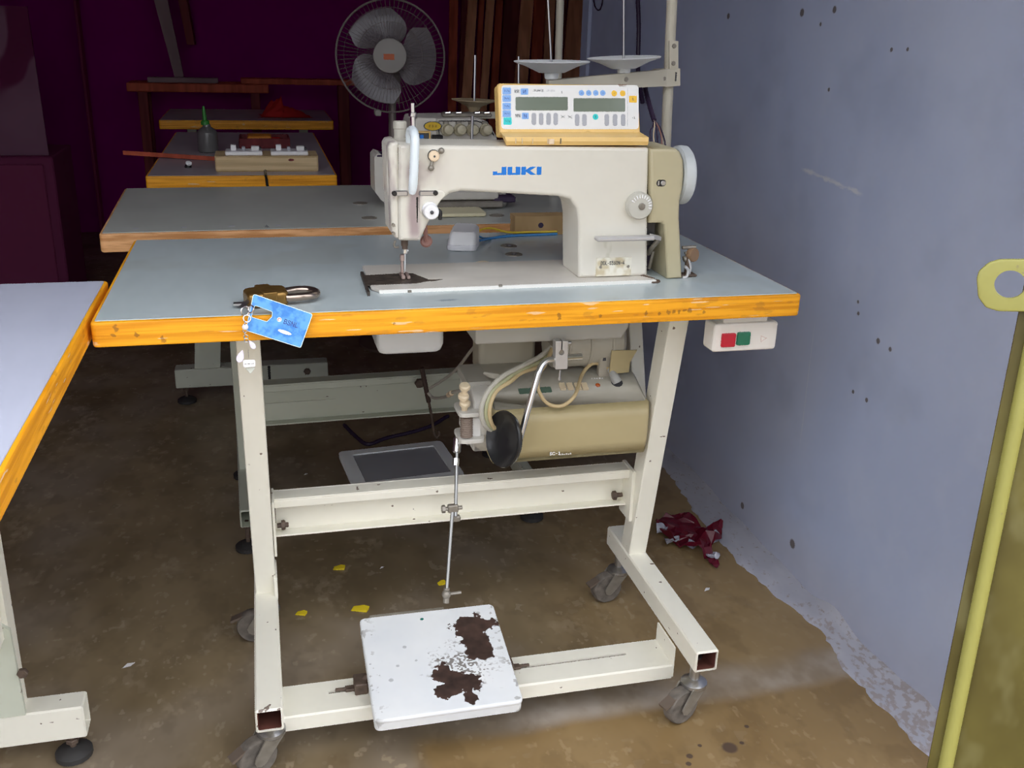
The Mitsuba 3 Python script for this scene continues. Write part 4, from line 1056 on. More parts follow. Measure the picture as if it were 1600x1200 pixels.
t = thing('knee_lifter', 'chrome knee lifter rod with round black pad in front of the motor', 'knee lifter')
yk = 0.108
kb = [spot(868, 533, y=yk), spot(888, 533, y=yk), spot(887, 577, y=yk), spot(868, 578, y=yk)]
kp = prism(rpoly([(p[0], p[2]) for p in kb], 0.002), yk, yk + 0.020, 0.0015, 'xz', 2)
hk = spot(877.5, 551, y=yk)
kp = sub(kp, cyl(hk + (0, -0.02, 0), hk + (0, 0.05, 0), 0.0052, 16))
kp = sub(kp, bx(hk + (-0.0012, -0.02, 0), hk + (0.0012, 0.05, 0.04), 0))
add(t + '__clamp_block', kp, M_ALU, 30)
add(t + '__pivot', cyl(hk + (0, 0.004, 0), (hk[0], 0.20, hk[2]), 0.0051, 14), M_DULL)
q = spot(890, 536, y=yk + 0.01)
add(t + '__clamp_screw', [cyl(q - (0.006, 0, 0), q + (0.003, 0, 0), 0.004, 10, 0.001), cyl(spot(875, 578, y=yk + 0.01), spot(874, 590, y=yk + 0.01), 0.0022, 8), lathe([(0.0036, 0), (0.0036, 0.006), (0.002, 0.007)], spot(874, 589, y=yk + 0.01), (0, 0, -1), 8)], M_STEEL)
rp = [spot(909, 557, y=yk + 0.010), spot(888, 558.5, y=yk + 0.010), spot(868, 561, y=yk + 0.010), spot(856, 563, y=yk + 0.009), spot(847, 570, y=yk + 0.006), spot(841, 583, y=yk), spot(826, 636, y=yk - 0.010), spot(812, 686, y=yk - 0.018)]
add(t + '__rod', tube(np.vstack([rp[:2], spline(rp[2:6], 5), rp[6:]]), 0.0060, 14), M_CHROME)
pc = spot(788, 686, y=yk - 0.022)
pn2 = np.array([-0.93, -0.33, 0.20]); pn2 /= np.linalg.norm(pn2)
add(t + '__pad', lathe([(0.006, -0.016), (0.034, -0.013), (0.050, -0.005), (0.0535, 0.002), (0.0525, 0.0055), (0.0485, 0.003), (0.040, -0.004), (0.028, -0.008), (0.0, -0.010)], pc, pn2, 40), M_BLACK)
q = spot(812, 692, y=yk - 0.018)
add(t + '__pad_bolt', [hexbolt(pc - pn2 * 0.014, -pn2, 0.011, 0.012), cyl(pc - pn2 * 0.02, pc - pn2 * 0.034, 0.0055, 10)], M_DULL)

t = thing('drip_tray', 'milky plastic drip tray hanging under the left part of the sewing table', 'tray')
a, b = spot(588, 556, y=0.23), spot(694, 553, y=0.23)
pts = []
for z_, g_ in ((H - TH - 0.002, 0.0), (a[2] + 0.016, 0.0), (a[2] + 0.004, 0.008), (a[2], 0.018)):
    for p in rect(a[0] + 0.6 * g_ + 0.001, 0.23 + 0.3 * g_, b[0] - 0.6 * g_, 0.345 - g_, 0.010).exterior.coords[:-1]:
        pts.append((p[0], p[1], z_))
add(t + '__tub', hull(pts), M_TRAY, 35)
add(t + '__flange', bx((a[0] - 0.008, 0.222, H - TH - 0.006), (b[0] + 0.008, 0.353, H - TH), 0.001), M_TRAY)

t = thing('power_switch', 'white switch box with red and green buttons under the right end of the sewing table', 'switch')
s0, s1, s2, s3 = spot(1112, 511, y=0.030), spot(1217, 502, y=0.030), spot(1214.5, 545, y=0.030), spot(1112, 552, y=0.030)
sx0, sx1, sz0, sz1 = s3[0], s1[0], s3[2] + 0.001, s1[2]
add(t + '__housing', prism(rpoly([(sx0, sz0), (sx1, sz0), (sx1, sz1), (sx0, sz1)], 0.006), 0.030, 0.072, 0.004, 'xz', 3), M_SWITCH, 35)
add(t + '__mounting_plate', bx((sx0 + 0.02, 0.036, sz1 - 0.002), (sx1 - 0.02, 0.070, H - TH), 0.001), M_SWITCH)
for (a, b, c, d), m_ in (((1127, 521, 1148, 541), M_RED), ((1151, 519, 1171, 538), M_GREEN)):
    p, q = spot(a, b, y=0.030), spot(c, d, y=0.030)
    cz = (p[2] + q[2]) / 2
    add(t + '__push_button', prism(rpoly([(p[0] + 0.001, q[2]), (q[0] - 0.0015, q[2]), (q[0] - 0.0015, p[2]), (p[0] + 0.001, p[2])], 0.0025), 0.0255, 0.034, 0.0015, 'xz', 2), m_, 35)
q = spot(1192, 529, y=0.030)
add(t + '__emblem', [tube([q + (math.cos(k) * 0.008, -0.0002, math.sin(k) * 0.007), q + (math.cos(k + 2.2) * 0.008, -0.0002, math.sin(k + 2.2) * 0.007)], 0.0006, 5) for k in (0, 2.1, 4.2)], mat('faded_pink', P((0.62, 0.50, 0.44), 0.5)), False)

# ------------------------------------------------------------------ small things on the table top
t = thing('padlock', 'tarnished brass padlock lying near the front left edge of the sewing table', 'padlock')
m_ = prism(rpoly([(-0.036, -0.026), (0.030, -0.028), (0.036, 0.020), (0.006, 0.031), (-0.034, 0.022)], 0.010), H + 0.001, H + 0.025, 0.006, 'xy', 3)
XF[0] = xf(0.262, 0.066, 0, 14)
add(t + '__body', m_, M_BRASS, 40)
add(t + '__band', prism(rpoly([(-0.012, -0.0285), (0.012, -0.0285), (0.012, 0.031), (-0.012, 0.031)], 0.003), H + 0.004, H + 0.0262, 0.002, 'xy', 2), M_BRASS, 40)
add(t + '__shackle', tube([(0.030, 0.016, H + 0.013), (0.055, 0.022, H + 0.013), (0.076, 0.018, H + 0.012), (0.084, 0.000, H + 0.011), (0.074, -0.018, H + 0.012), (0.052, -0.024, H + 0.013), (0.026, -0.022, H + 0.013)], 0.0066, 12, 6), mat('shackle_steel', P((0.42, 0.34, 0.28), 0.2, 0.95)))
XF[0] = np.eye(4)

CN = np.array([0, -0.975, 0.22]); CN /= np.linalg.norm(CN)
CO = np.array([0.28, -0.0075, 0.795])
cs = lambda x, y, d=0.0: spot(360 + x / 8, 440 + y / 8, plane=(CO + CN * d, CN))
cu = cs(1030, 410) - cs(285, 155); cu /= np.linalg.norm(cu); cv = np.cross(CN, cu)
c2 = lambda x, y: (float(np.dot(cs(x, y) - CO, cu)), float(np.dot(cs(x, y) - CO, cv)))
t = thing('key_card', 'blue BSNL card with a cut-out, hanging from the padlock over the table edge', 'card')
outer = rpoly([c2(285, 150), c2(1032, 405), c2(880, 832), c2(190, 612)], 0.003)
hole = rpoly([c2(308, 300), c2(522, 378), c2(516, 440), c2(455, 497), c2(264, 440)], 0.0015)
edge = place(prism(outer.difference(hole), -0.0006, 0.0004, 0, 'xy'), cu, cv, CN, CO)
add(t + '__card', place(prism(outer.buffer(-0.0011).difference(hole.buffer(0.0008)), -0.0002, 0.0007, 0, 'xy'), cu, cv, CN, CO), M_CARD, False)
add(t + '__card_rim', edge, M_CARDEDGE, False)
q = c2(655, 520)
add(t + '__lettering', text('BSNL', 0.0074, CO + cu * q[0] + cv * q[1] + CN * 0.0006, cu, cv, 0.0004, True, width=0.0225), M_NAVY, False)
q = c2(612, 474)
add(t + '__emblem', place(prism(circle(q[0], q[1], 0.0036), 0.0006, 0.0010, 0, 'xy'), cu, cv, CN, CO), M_WHITE, False)
add(t + '__emblem__swirl', tube([CO + cu * (q[0] + 0.0022 * math.cos(a)) + cv * (q[1] + 0.0022 * math.sin(a)) + CN * 0.0011 for a in np.linspace(0.3, 4.4, 12)], 0.0004, 5), M_RED, False)
q = c2(678, 632)
from shapely import affinity
add(t + '__oval', place(prism(affinity.scale(circle(q[0], q[1], 0.0110), 1, 0.26), 0.0006, 0.0010, 0, 'xy'), cu, cv, CN, CO), M_WHITE, False)

t = thing('key_chain', 'small key chain with pearly charms dangling from the blue card over the table edge', 'key chain')
ks = lambda x, y, yy=-0.022: spot(360 + x / 8, 440 + y / 8, y=yy)
add(t + '__key', [hull([spot(374, 478, z=H + 0.013), spot(388, 466, z=H + 0.013), spot(390, 472, z=H + 0.013), spot(380, 482, z=H + 0.013), spot(374, 478, z=H + 0.015), spot(388, 466, z=H + 0.015), spot(390, 472, z=H + 0.015), spot(380, 482, z=H + 0.015)]),
                  hull([spot(373, 476, z=H + 0.006) + (dx, dy, dz_) for dx in (-0.008, 0.008) for dy in (-0.006, 0.006) for dz_ in (0, 0.003)])], M_STEEL)
def ring(c, r, n1, n2, w, key, m):
    a = np.linspace(0, 2 * math.pi, 17)
    add(key, tube([np.asarray(c) + r * (math.cos(x) * np.asarray(n1) + math.sin(x) * np.asarray(n2)) for x in a], w, 6), m)
ring(spot(383, 486, y=-0.006), 0.0075, (0.8, 0.6, 0), (0, 0, 1), 0.0012, t + '__ring', M_CHROME)
ring(spot(392, 483, y=-0.010), 0.0060, (0.6, -0.8, 0), (0.3, 0.2, 0.93), 0.0012, t + '__ring', M_CHROME)
ring(spot(386, 498, y=-0.014), 0.0055, (1, 0, 0), (0, 0.2, 0.98), 0.0010, t + '__ring', M_CHROME)
add(t + '__bead', ball(ks(185, 568), 0.0050, 2).apply_scale([1, 1, 1]), M_WHITE)
for k, (a, b) in enumerate(((180, 520), (183, 612), (180, 650), (195, 690), (178, 715), (200, 735))):
    ring(ks(a, b), 0.0032, (1, 0, 0) if k % 2 else (0, 1, 0), (0, 0, 1), 0.0007, t + '__link', M_STEEL)
for a, b, s_, r in ((128, 930, 1.0, -0.35), (270, 785, 0.75, 0.5)):
    p = [(0, 1.0), (0.36, 0.3), (0.5, -0.2), (0.42, -0.7), (0, -1.0), (-0.42, -0.7), (-0.5, -0.2), (-0.36, 0.3)]
    c = ks(a, b); k = 0.0115 * s_
    add(t + '__drop_charm', prism(rpoly([(c[0] + k * (x * math.cos(r) - y * math.sin(r)), c[2] + k * (x * math.sin(r) + y * math.cos(r))) for x, y in p], 0.001), -0.024, -0.021, 0.001, 'xz', 2), M_PEARL, 40)
c = ks(235, 1015)
add(t + '__tag', prism(rpoly([(c[0] - 0.0095, c[2] - 0.006), (c[0] + 0.0095, c[2] - 0.006), (c[0] + 0.0095, c[2] + 0.0062), (c[0] - 0.0095, c[2] + 0.0062)], 0.003), -0.027, -0.0245, 0.0008, 'xz', 2), M_WHITE, 40)
add(t + '__tag__mark', [bx((c[0] - 0.007 + 0.0052 * i, -0.0273, c[2] - 0.0004), (c[0] - 0.0035 + 0.0052 * i, -0.0268, c[2] + 0.0004), 0) for i in range(3)], M_INK, False)
c = ks(250, 1095)
hp = [(0.0, -1), (0.9, 0.1), (0.9, 0.7), (0.45, 0.95), (0, 0.6), (-0.45, 0.95), (-0.9, 0.7), (-0.9, 0.1)]
add(t + '__heart', prism(rpoly([(c[0] + 0.0075 * x, c[2] + 0.0075 * y) for x, y in hp], 0.0008), -0.0235, -0.0215, 0.0006, 'xz'), mat('heart_grey', P((0.55, 0.58, 0.52), 0.25)), 40)
add(t + '__thread', tube([ks(222, 850), ks(226, 900), ks(230, 955)], 0.0005, 5), M_STEEL)

t = thing('plastic_case', 'white mouse-shaped plastic case on the sewing table behind the needle', 'plastic case')
XF[0] = xf(0.665, 0.458, H, -12); XF[0][:3, :3] *= 1.15
bot = rpoly([(-0.028, -0.036), (0.026, -0.038), (0.034, 0.030), (-0.020, 0.036)], 0.012)
add(t + '__base', prism(bot, 0.0005, 0.012, 0.003, 'xy', 2), mat('case_side', P((0.66, 0.66, 0.68), 0.4)), 40)
pts = [(x, y, 0.0115) for x, y in bot.buffer(-0.001).exterior.coords[:-1]] + [(x + 0.002, y + 0.004, 0.028 + 0.10 * (y + 0.03)) for x, y in bot.buffer(-0.003).exterior.coords[:-1]] + [(x + 0.002, y + 0.004, 0.033 + 0.10 * (y + 0.03)) for x, y in bot.buffer(-0.008).exterior.coords[:-1]]
add(t + '__shell', hull(pts), M_WHITE, 40)
XF[0] = np.eye(4)

def onto(p, h):
    p = p.copy(); p[2] = max(p[2], H + h)
    return p


for nm, col, m_, pts in (('wire', 'yellow', M_YELWIRE, ((742, 362), (765, 356.5), (795, 363), (830, 369), (870, 371))), ('wire', 'blue', M_BLUEWIRE, ((744, 368), (760, 377), (790, 377), (825, 376), (870, 376)))):
    t = thing('wire', f'{col} wire running over the back of the sewing table from the white plastic case', 'wire', None)
    add(t + '__core', tube([onto(spot(a, b, y=yy), 0.0026 if col == 'blue' else 0.0085) for (a, b), yy in zip(pts, (0.498, 0.53, 0.555, 0.56, 0.56))], 0.0022, 8, 6), m_)
    if col == 'blue':
        add(t + '__core', tube([onto(spot(a, b + 4, y=yy), 0.003) for (a, b), yy in zip(((748, 372), (768, 377), (800, 376), (840, 373), (870, 371)), (0.48, 0.53, 0.55, 0.555, 0.56))], 0.0028, 8, 6), m_)

t = thing('cardboard_box', 'small brown cardboard box at the back of the sewing table behind the arm', 'box')
a, b = spot(802, 377, y=0.575), spot(870, 336, y=0.575)
add(t + '__carton', bx((a[0], 0.565, H), (b[0] + 0.02, 0.608, b[2]), 0.001), M_CARDBOARD, 20)
q = spot(845, 352, y=0.565)
add(t + '__print', prism(circle(q[0], q[2], 0.006, 16), 0.5643, 0.566, 0, 'xz'), M_CABLEDARK, False)
add(t + '__tape', bx((a[0] - 0.0005, 0.5645, b[2] - 0.012), (b[0] + 0.0205, 0.6085, b[2] + 0.0005), 0), M_CARDBOARD, False)

# ------------------------------------------------------------------ the other tables
def bare_stand(t, x0, x1, y0, y1, paint, legs=(0.25, 0.29), pads=True, zf=(0.085, 0.135), lw=0.05, slant=0.06, z=H):
    """Two feet along y with a leg each, for the tables behind; local table axes."""
    for x in (x0, x1):
        add(t + '__foot', square_tube(x, x + lw, y0, y1, zf[0], zf[1]), paint, 20)
        add(t + '__leg', slant_leg(x + 0.004, x + lw - 0.004, legs[0], legs[0] + slant, legs[1] - legs[0] + 0.02, z - TH, zf[1] - 0.002), paint, 20)
        if pads:
            for y in (y0 + 0.03, y1 - 0.03):
                levelling_pad(t, x + lw / 2, y, zf[0])


t = thing('work_table', 'grey-topped work table with a plain brown wooden edge, standing directly behind the sewing table', 'table')
XF[0] = xf(-0.078, 0.683, 0, 1.6)
tabletop(t, 1.22, 0.625, band=M_RAW, top=M_TOP2)
bare_stand(t, 0.245, 0.98, -0.022, 0.46, M_FRAME2, zf=(0.075, 0.122), lw=0.030, legs=(0.16, 0.20))
add(t + '__cross_beam', channel_beam(0.276, 0.98, 0.150, 0.262, 0.378), M_FRAME2, 20)
add(t + '__beam_seam', bx((0.28, 0.1485, 0.327), (0.50, 0.1505, 0.3285), 0), M_FRAME2, False)
q = spot(655, 598, y=0.84)
XF[0] = np.eye(4)
add(t + '__beam_bolt', hexbolt(q, (0, -1, 0), 0.013, 0.010), M_RUSTY)
for u_, v_ in ((563, 318), (577, 341), (776, 337)):
    p = spot(u_, v_, z=H)
    add(t + '__grommet', lathe([(0.010, 0.0), (0.0185, 0.0), (0.0185, 0.0016), (0.014, 0.0028), (0.010, 0.0012)], p, (0, 0, 1), 24), M_DULL)
    add(t + '__grommet_hole', lathe([(0.0105, 0), (0.0105, 0.0008)], p, (0, 0, 1), 20), M_BLACK)
for u_, v_ in ((212, 357), (288, 355), (362, 353), (435, 352), (505, 350)):
    p = spot(u_, v_, z=H)
    add(t + '__pencil_mark', prism(affinity.scale(circle(p[0], p[1], 0.005, 10), 1.4, 0.8), H, H + 0.0004, 0, 'xy'), M_BTNGREY, False)
p = spot(413, 355, z=H)
add(t + '__chip', hull([p, p + (0.012, -0.004, 0), p + (0.004, 0.008, 0), p + (0.005, 0.001, 0.006)]), M_BLACK, False)

t = thing('foot_pedal', 'pale foot pedal with a dark rubber mat under the work table behind', 'foot pedal')
a, b, c, d = [spot(u, v, z=0.115) for u, v in ((528, 706), (689, 688), (708, 790), (540, 800))]
ex = (b - a) / np.linalg.norm(b - a); ey = np.array([-ex[1], ex[0], 0]); W_ = np.linalg.norm(b - a); Dp = 0.24
fr = prism(rpoly([(0, -Dp), (W_, -Dp), (W_, 0), (0, 0)], 0.014), -0.012, 0, 0, 'xy', holes=[rpoly([(0.035, -Dp + 0.03), (W_ - 0.03, -Dp + 0.03), (W_ - 0.03, -0.030), (0.035, -0.030)], 0.002)])
add(t + '__frame', place(fr, ex, ey, np.array([0, 0, 1.0]), a), mat('pedal_pale', P((0.84, 0.86, 0.85), 0.4)), 20)
add(t + '__mat', place(bx((0.034, -Dp + 0.029, -0.010), (W_ - 0.029, -0.029, -0.003), 0.001), ex, ey, np.array([0, 0, 1.0]), a), M_MATRUB, 20)
for x in (0.06, W_ - 0.06):
    o = a + ex * x - ey * 0.12
    add(t + '__support', bx((o[0] - 0.014, o[1] - 0.03, 0.0), (o[0] + 0.014, o[1] + 0.03, 0.104), 0.002), M_RUSTY, 20)

t = thing('hook_rod', 'rusty rod with hooked end hanging before the cross beam of the work table', 'rod')
y_ = 0.800
hk_ = [spot(660, 586, y=y_), spot(664, 605, y=y_), spot(670, 628, y=y_), spot(675, 655, y=y_), spot(678, 676, y=y_), spot(682, 683, y=y_), spot(686, 679, y=y_), spot(685, 673, y=y_)]
add(t + '__rod', tube(hk_, 0.0036, 8, 5), M_RUSTY)
add(t + '__thread', cyl(spot(659, 575, y=y_), spot(670, 628, y=y_), 0.0062, 10), mat('dark_rust', P((0.06, 0.035, 0.025), 0.7)))
t = thing('hose', 'thin translucent hose looping from the rusty hooked rod up to the motor mount', 'hose')
add(t + '__upper_run', tube([spot(671, 607, y=0.72), spot(695, 592, y=0.66), spot(715, 575, y=0.56), spot(735, 549, y=0.42), spot(752, 530, y=0.33)], 0.0036, 8, 6), M_CABLEGREY)
add(t + '__lower_run', tube([spot(669, 614, y=0.72), spot(678, 622, y=0.70), spot(696, 620, y=0.58), spot(708, 613, y=0.45), spot(722, 610, y=0.30)], 0.0040, 8, 6), M_CABLEGREY)
add(t + '__joint', cyl(spot(701, 617, y=0.5), spot(706, 614, y=0.46), 0.006, 10), M_CREAM)

# the table on the left, its long side running towards the doorway
t = thing('side_table', 'grey-topped table with yellow edge at the left, standing at right angles to the sewing table', 'table')
XF[0] = xf(-0.006, -0.955, 0, 90)
tabletop(t, 1.22, 0.61, top=M_TOP4)
XF[0] = np.eye(4)
for yy in (0.0, -0.78):
    add(t + '__foot', square_tube(-0.57, -0.088, yy, yy + 0.048, 0.044, 0.109, along='x'), M_FRAME, 20)
    add(t + '__leg', hull([(x, y, z) for x, z in ((-0.235, 0.105), (-0.185, 0.105), (-0.235, H - TH), (-0.180, H - TH)) for y in (yy + 0.004, yy + 0.044)]), M_FRAME, 20)
    for x in (-0.115, -0.54):
        levelling_pad(t, x, yy + 0.012, 0.044)
add(t + '__leg_gusset', hull([(-0.250, -0.004, 0.11), (-0.178, -0.004, 0.11), (-0.180, -0.004, 0.28), (-0.235, -0.004, 0.33), (-0.250, 0.004, 0.11), (-0.178, 0.004, 0.11), (-0.180, 0.004, 0.28), (-0.235, 0.004, 0.33)]), M_FRAME2, 20)
q = spot(36, 1050, y=-0.004)
add(t + '__gusset_bolt', hexbolt(q, (0, -1, 0), 0.009, 0.008), M_RUSTY)
add(t + '__cross_beam', bx((-0.228, -0.74, 0.262), (-0.190, 0.0, 0.37), 0.003), M_FRAME, 20)

# far tables
t = thing('long_table', 'grey-topped table with yellow front edge holding the pale wooden box, behind the work table', 'table')
XF[0] = xf(0.491, 1.53, 0, 90)
tabletop(t, 1.24, 0.555, top=M_TOP3)
XF[0] = np.eye(4)
for yy in (1.73, 2.50):
    a, b = spot(275, 608, y=1.73), spot(512, 566, y=1.73)
    add(t + '__foot', square_tube(a[0], b[0], yy, yy + 0.06, 0.062, 0.128, along='x'), M_FRAME2, 20)
    l0, l1 = spot(305, 590, y=1.73)[0], spot(345, 590, y=1.73)[0]
    add(t + '__leg', hull([(x, y, z) for x, z in ((l0, 0.126), (l1, 0.126), (l0 + 0.055, H - TH), (l1 + 0.055, H - TH)) for y in (yy + 0.006, yy + 0.054)]), M_FRAME2, 20)
    for x in (a[0] + 0.03, b[0] - 0.03):
        levelling_pad(t, x, yy + 0.03, 0.062)
q = spot(480, 580, y=1.728)
add(t + '__foot_bolt', [hexbolt(q, (0, -1, 0), 0.012, 0.008), cyl(q - (0.010, 0, 0), q + (0.010, 0, 0), 0.004, 8)], M_RUSTY)
q0, q1 = spot(420, 572, y=1.728), spot(421, 606, y=1.728)
add(t + '__foot_strap', bx((q0[0] - 0.004, 1.724, q1[2]), (q0[0] + 0.004, 1.735, q0[2]), 0.001), M_BLACK, 20)

t = thing('rear_table', 'dim table with yellow front edge behind the long table, with the red cloth on it', 'table')
XF[0] = xf(-0.172, 3.30, 0, 0)
tabletop(t, 0.785, 0.62, top=M_TOP3)
bare_stand(t, 0.10, 0.63, 0.05, 0.55, M_FRAME2)
XF[0] = np.eye(4)

t = thing('red_cloth', 'crumpled red cloth lying on the dim rear table', 'cloth')
cl_pts = []
g0 = spot(446, 184, z=H)
n_ = 26
vv, ff = [], []
for i in range(n_):
    for j in range(n_):
        u, v_ = i / (n_ - 1) - 0.5, j / (n_ - 1) - 0.5
        r_ = math.hypot(u * 2, v_ * 2)
        h = max(0.003, 0.075 * (1 - r_ ** 2) * (0.35 + meshkit.fbm(np.array([[u * 7 + 3, v_ * 7, 0]]), 3)[0]) * (1.4 if u < -0.05 else 0.7))
        k = 0.9 + 0.25 * meshkit.noise(np.array([[u * 4, v_ * 4, 5]]))[0]
        vv.append((g0[0] + 0.23 * u * k, g0[1] + 0.06 + 0.16 * v_ * k, H + h))
for i in range(n_ - 1):
    for j in range(n_ - 1):
        a = i * n_ + j
        ff += [[a, a + n_, a + n_ + 1], [a, a + n_ + 1, a + 1]]
add(t + '__folds', trimesh.Trimesh(vv, ff, process=False), M_REDCLOTH, True)

# things on the long table
t = thing('tray_box', 'pale wooden box near the front of the long table, carrying two white modules', 'box')
a, b = spot(337, 269, y=1.60), spot(497, 243, y=1.60)
za = b[2] - 0.002
add(t + '__case', bx((a[0], 1.60, H), (b[0], 1.74, za), 0.004), M_BOX, 20)
add(t + '__lid_edge', bx((a[0] - 0.001, 1.599, za - 0.003), (b[0] + 0.001, 1.741, za), 0.001), M_BOX, 20)
add(t + '__knot', prism(affinity.scale(circle(spot(455, 250, y=1.6)[0], spot(455, 250, y=1.6)[2], 0.005, 12), 1.8, 0.7), 1.5993, 1.601, 0, 'xz'), M_PLANK[2], False)
for (u0, u1, v0, v1), lb in (((352, 410, 237, 242), 'white electronic module at the left on the pale wooden box'), ((423, 481, 235, 240), 'white electronic module at the right on the pale wooden box')):
    t = thing('module', lb, 'module', None)
    p, q = spot(u0, v1, y=1.63), spot(u1, v0, y=1.63)
    add(t + '__board', bx((p[0], 1.62, za), (q[0], 1.70, za + 0.012), 0.002), M_WHITE, 20)
    for k, (fx, hh, w_) in enumerate(((0.15, 0.016, 0.016), (0.45, 0.010, 0.010), (0.70, 0.012, 0.024), (0.9, 0.008, 0.008))):
        x = p[0] + fx * (q[0] - p[0])
        add(t + '__component', bx((x, 1.65, za + 0.0115), (x + w_, 1.675, za + 0.012 + hh), 0.001), [M_WHITE, M_BTNGREY, M_FACE, M_INK][k], 20)
t = thing('parts_tray', 'dark tray with orange and red contents behind the pale wooden box', 'tray')
p, q = spot(374, 232, z=H), spot(454, 232, z=H)
add(t + '__tray', sub(bx((p[0], p[1], H), (q[0], p[1] + 0.16, H + 0.035), 0.003), bx((p[0] + 0.006, p[1] + 0.006, H + 0.005), (q[0] - 0.006, p[1] + 0.154, H + 0.06), 0)), M_PLANK[2], 20)
add(t + '__orange_pack', bx((p[0] + 0.03, p[1] + 0.012, H + 0.005), (p[0] + 0.115, p[1] + 0.11, H + 0.042), 0.004), mat('orange_pack', P((0.55, 0.20, 0.02), 0.6)), 20)
add(t + '__red_pack', bx((p[0] + 0.105, p[1] + 0.008, H + 0.005), (p[0] + 0.150, p[1] + 0.07, H + 0.034), 0.006), M_REDCLOTH, 20)
t = thing('bottle', 'cloudy green bottle with green spout on the long table, left of the pale wooden box', 'bottle')
p = spot(326, 238, z=H)
k = (spot(326, 238, y=p[1]) - spot(326, 190, y=p[1]))[2]
hb = abs(k)
add(t + '__body', lathe([(0.030, 0.001), (0.034, 0.005), (0.034, hb * 0.62), (0.030, hb * 0.72), (0.014, hb * 0.84), (0.012, hb * 0.92)], p, (0, 0, 1), 24), M_BOTTLE)
add(t + '__cap', lathe([(0.014, hb * 0.90), (0.014, hb * 1.02), (0.007, hb * 1.05), (0.005, hb * 1.45), (0.003, hb * 1.5)], p, (-0.04, 0, 1), 16), M_GREENCAP)
t = thing('steel_knob', 'small shiny white and black knob on the long table left of the pale wooden box', 'knob')
p = spot(294, 262, z=H)
add(t + '__base', lathe([(0.010, 0), (0.010, 0.006), (0.006, 0.010)], p, (0, 0, 1), 16), M_BLACK)
add(t + '__head', lathe([(0.006, 0.009), (0.0095, 0.013), (0.0095, 0.018), (0.006, 0.021)], p, (0.2, -0.3, 1), 16), M_WHITE)
t = thing('wooden_stick', 'thin dark red stick lying across the left edge of the long table', 'stick')
add(t + '__stick', hull([spot(192, 239, z=H + 0.012) + d for d in np.array([(0, 0, 0.008), (0, 0, -0.006), (0, 0.014, 0)])] + [spot(340, 249, z=H + 0.007) + d for d in np.array([(-0.01, 0.01, 0.008), (-0.01, 0.01, -0.006), (-0.01, 0.024, 0)])]), M_PLANK[0], 20)
t = thing('black_cord', 'short black cord hanging over the yellow front edge of the long table', 'cord')
add(t + '__cord', tube([spot(414, 262, z=H + 0.003), spot(415, 274, z=H + 0.003) + (0, 0.004, 0), (spot(416, 278, y=1.524)), spot(418, 291, y=1.524)], 0.004, 8, 4), M_BLACK)

# ------------------------------------------------------------------ overlock machine, second thread stand, fan
t = thing('overlock_machine', 'grey-white overlock machine with gold oval emblem on the work table behind the arm', 'overlock machine')
yo = 0.95
Xo = lambda a, b, y=yo: spot(a, b, y=y)
ob = [Xo(645, 335), Xo(772, 335), Xo(784, 240), Xo(776, 212), Xo(762, 190), Xo(745, 184), Xo(647, 186), Xo(643, 200)]
add(t + '__body', prism(rpoly([(p[0], max(p[2], H + 0.03)) for p in ob], 0.006), yo, yo + 0.17, 0.008, 'xz', 3), M_OVERLOCK, 40)
fr_ = [Xo(644, 240), Xo(644, 190), Xo(652, 183), Xo(682, 184), Xo(683, 240)]
add(t + '__left_cover', prism(rpoly([(p[0], p[2]) for p in fr_], 0.004), yo - 0.010, yo + 0.01, 0.005, 'xz', 3), M_OVERLOCK, 40)
add(t + '__base', bx((Xo(640, 330)[0], yo - 0.02, H), (Xo(790, 330)[0], yo + 0.20, H + 0.035), 0.006), M_OVERLOCK, 40)
e = Xo(676, 197, yo - 0.010)
add(t + '__emblem_rim', prism(affinity.scale(circle(e[0], e[2], 0.0115, 28), 2.0, 1.0), yo - 0.0115, yo - 0.008, 0, 'xz'), M_INK, False)
add(t + '__emblem', prism(affinity.scale(circle(e[0], e[2], 0.0100, 28), 2.05, 1.0), yo - 0.0125, yo - 0.008, 0, 'xz'), M_EMBLEM, False)
for k in range(3):
    add(t + '__emblem_mark', bx((e[0] - 0.010 + 0.008 * k, yo - 0.0132, e[2] - 0.003), (e[0] - 0.006 + 0.008 * k, yo - 0.012, e[2] + 0.003), 0), mat('emblem_brown', P((0.32, 0.19, 0.01), 0.4)), False)
for cx in (697.5, 717.5, 737, 758):
    c = Xo(cx, 203)
    add(t + '__tension_knob', lathe([(0.0155, 0), (0.0155, 0.010), (0.0125, 0.013), (0.0135, 0.024), (0.011, 0.030), (0.005, 0.032)], c, (0.05, -1, 0.1), 24), M_KNOB)
    add(t + '__knob_guide', bx(Xo(cx - 5, 195, yo - 0.006), Xo(cx + 3, 189, yo + 0.002), 0.002), M_DULL, 20)
add(t + '__knob_panel_edge', tube([Xo(686, 230, yo - 0.002), Xo(686, 189, yo - 0.002), Xo(745, 189, yo - 0.002), Xo(762, 194, yo - 0.002), Xo(772, 212, yo - 0.002)], 0.0015, 6), M_INK)
s0, s1 = Xo(654, 222, yo - 0.03), Xo(670, 208, yo - 0.03)
add(t + '__sticker', bx((s0[0], yo - 0.032, s0[2]), (s1[0], yo - 0.012, s1[2]), 0.001), M_INK, 20)
add(t + '__sticker__print', bx((s0[0] + 0.003, yo - 0.0326, s0[2] + 0.004), (s0[0] + 0.012, yo - 0.0318, s1[2] - 0.004), 0), M_INKBLUE, False)
add(t + '__sticker__frame', [bx((s1[0], yo - 0.033, s0[2]), (s1[0] + 0.004, yo - 0.012, s1[2] + 0.004), 0.001), bx((s0[0], yo - 0.033, s1[2]), (s1[0] + 0.002, yo - 0.012, s1[2] + 0.004), 0.001)], M_YELLOW)
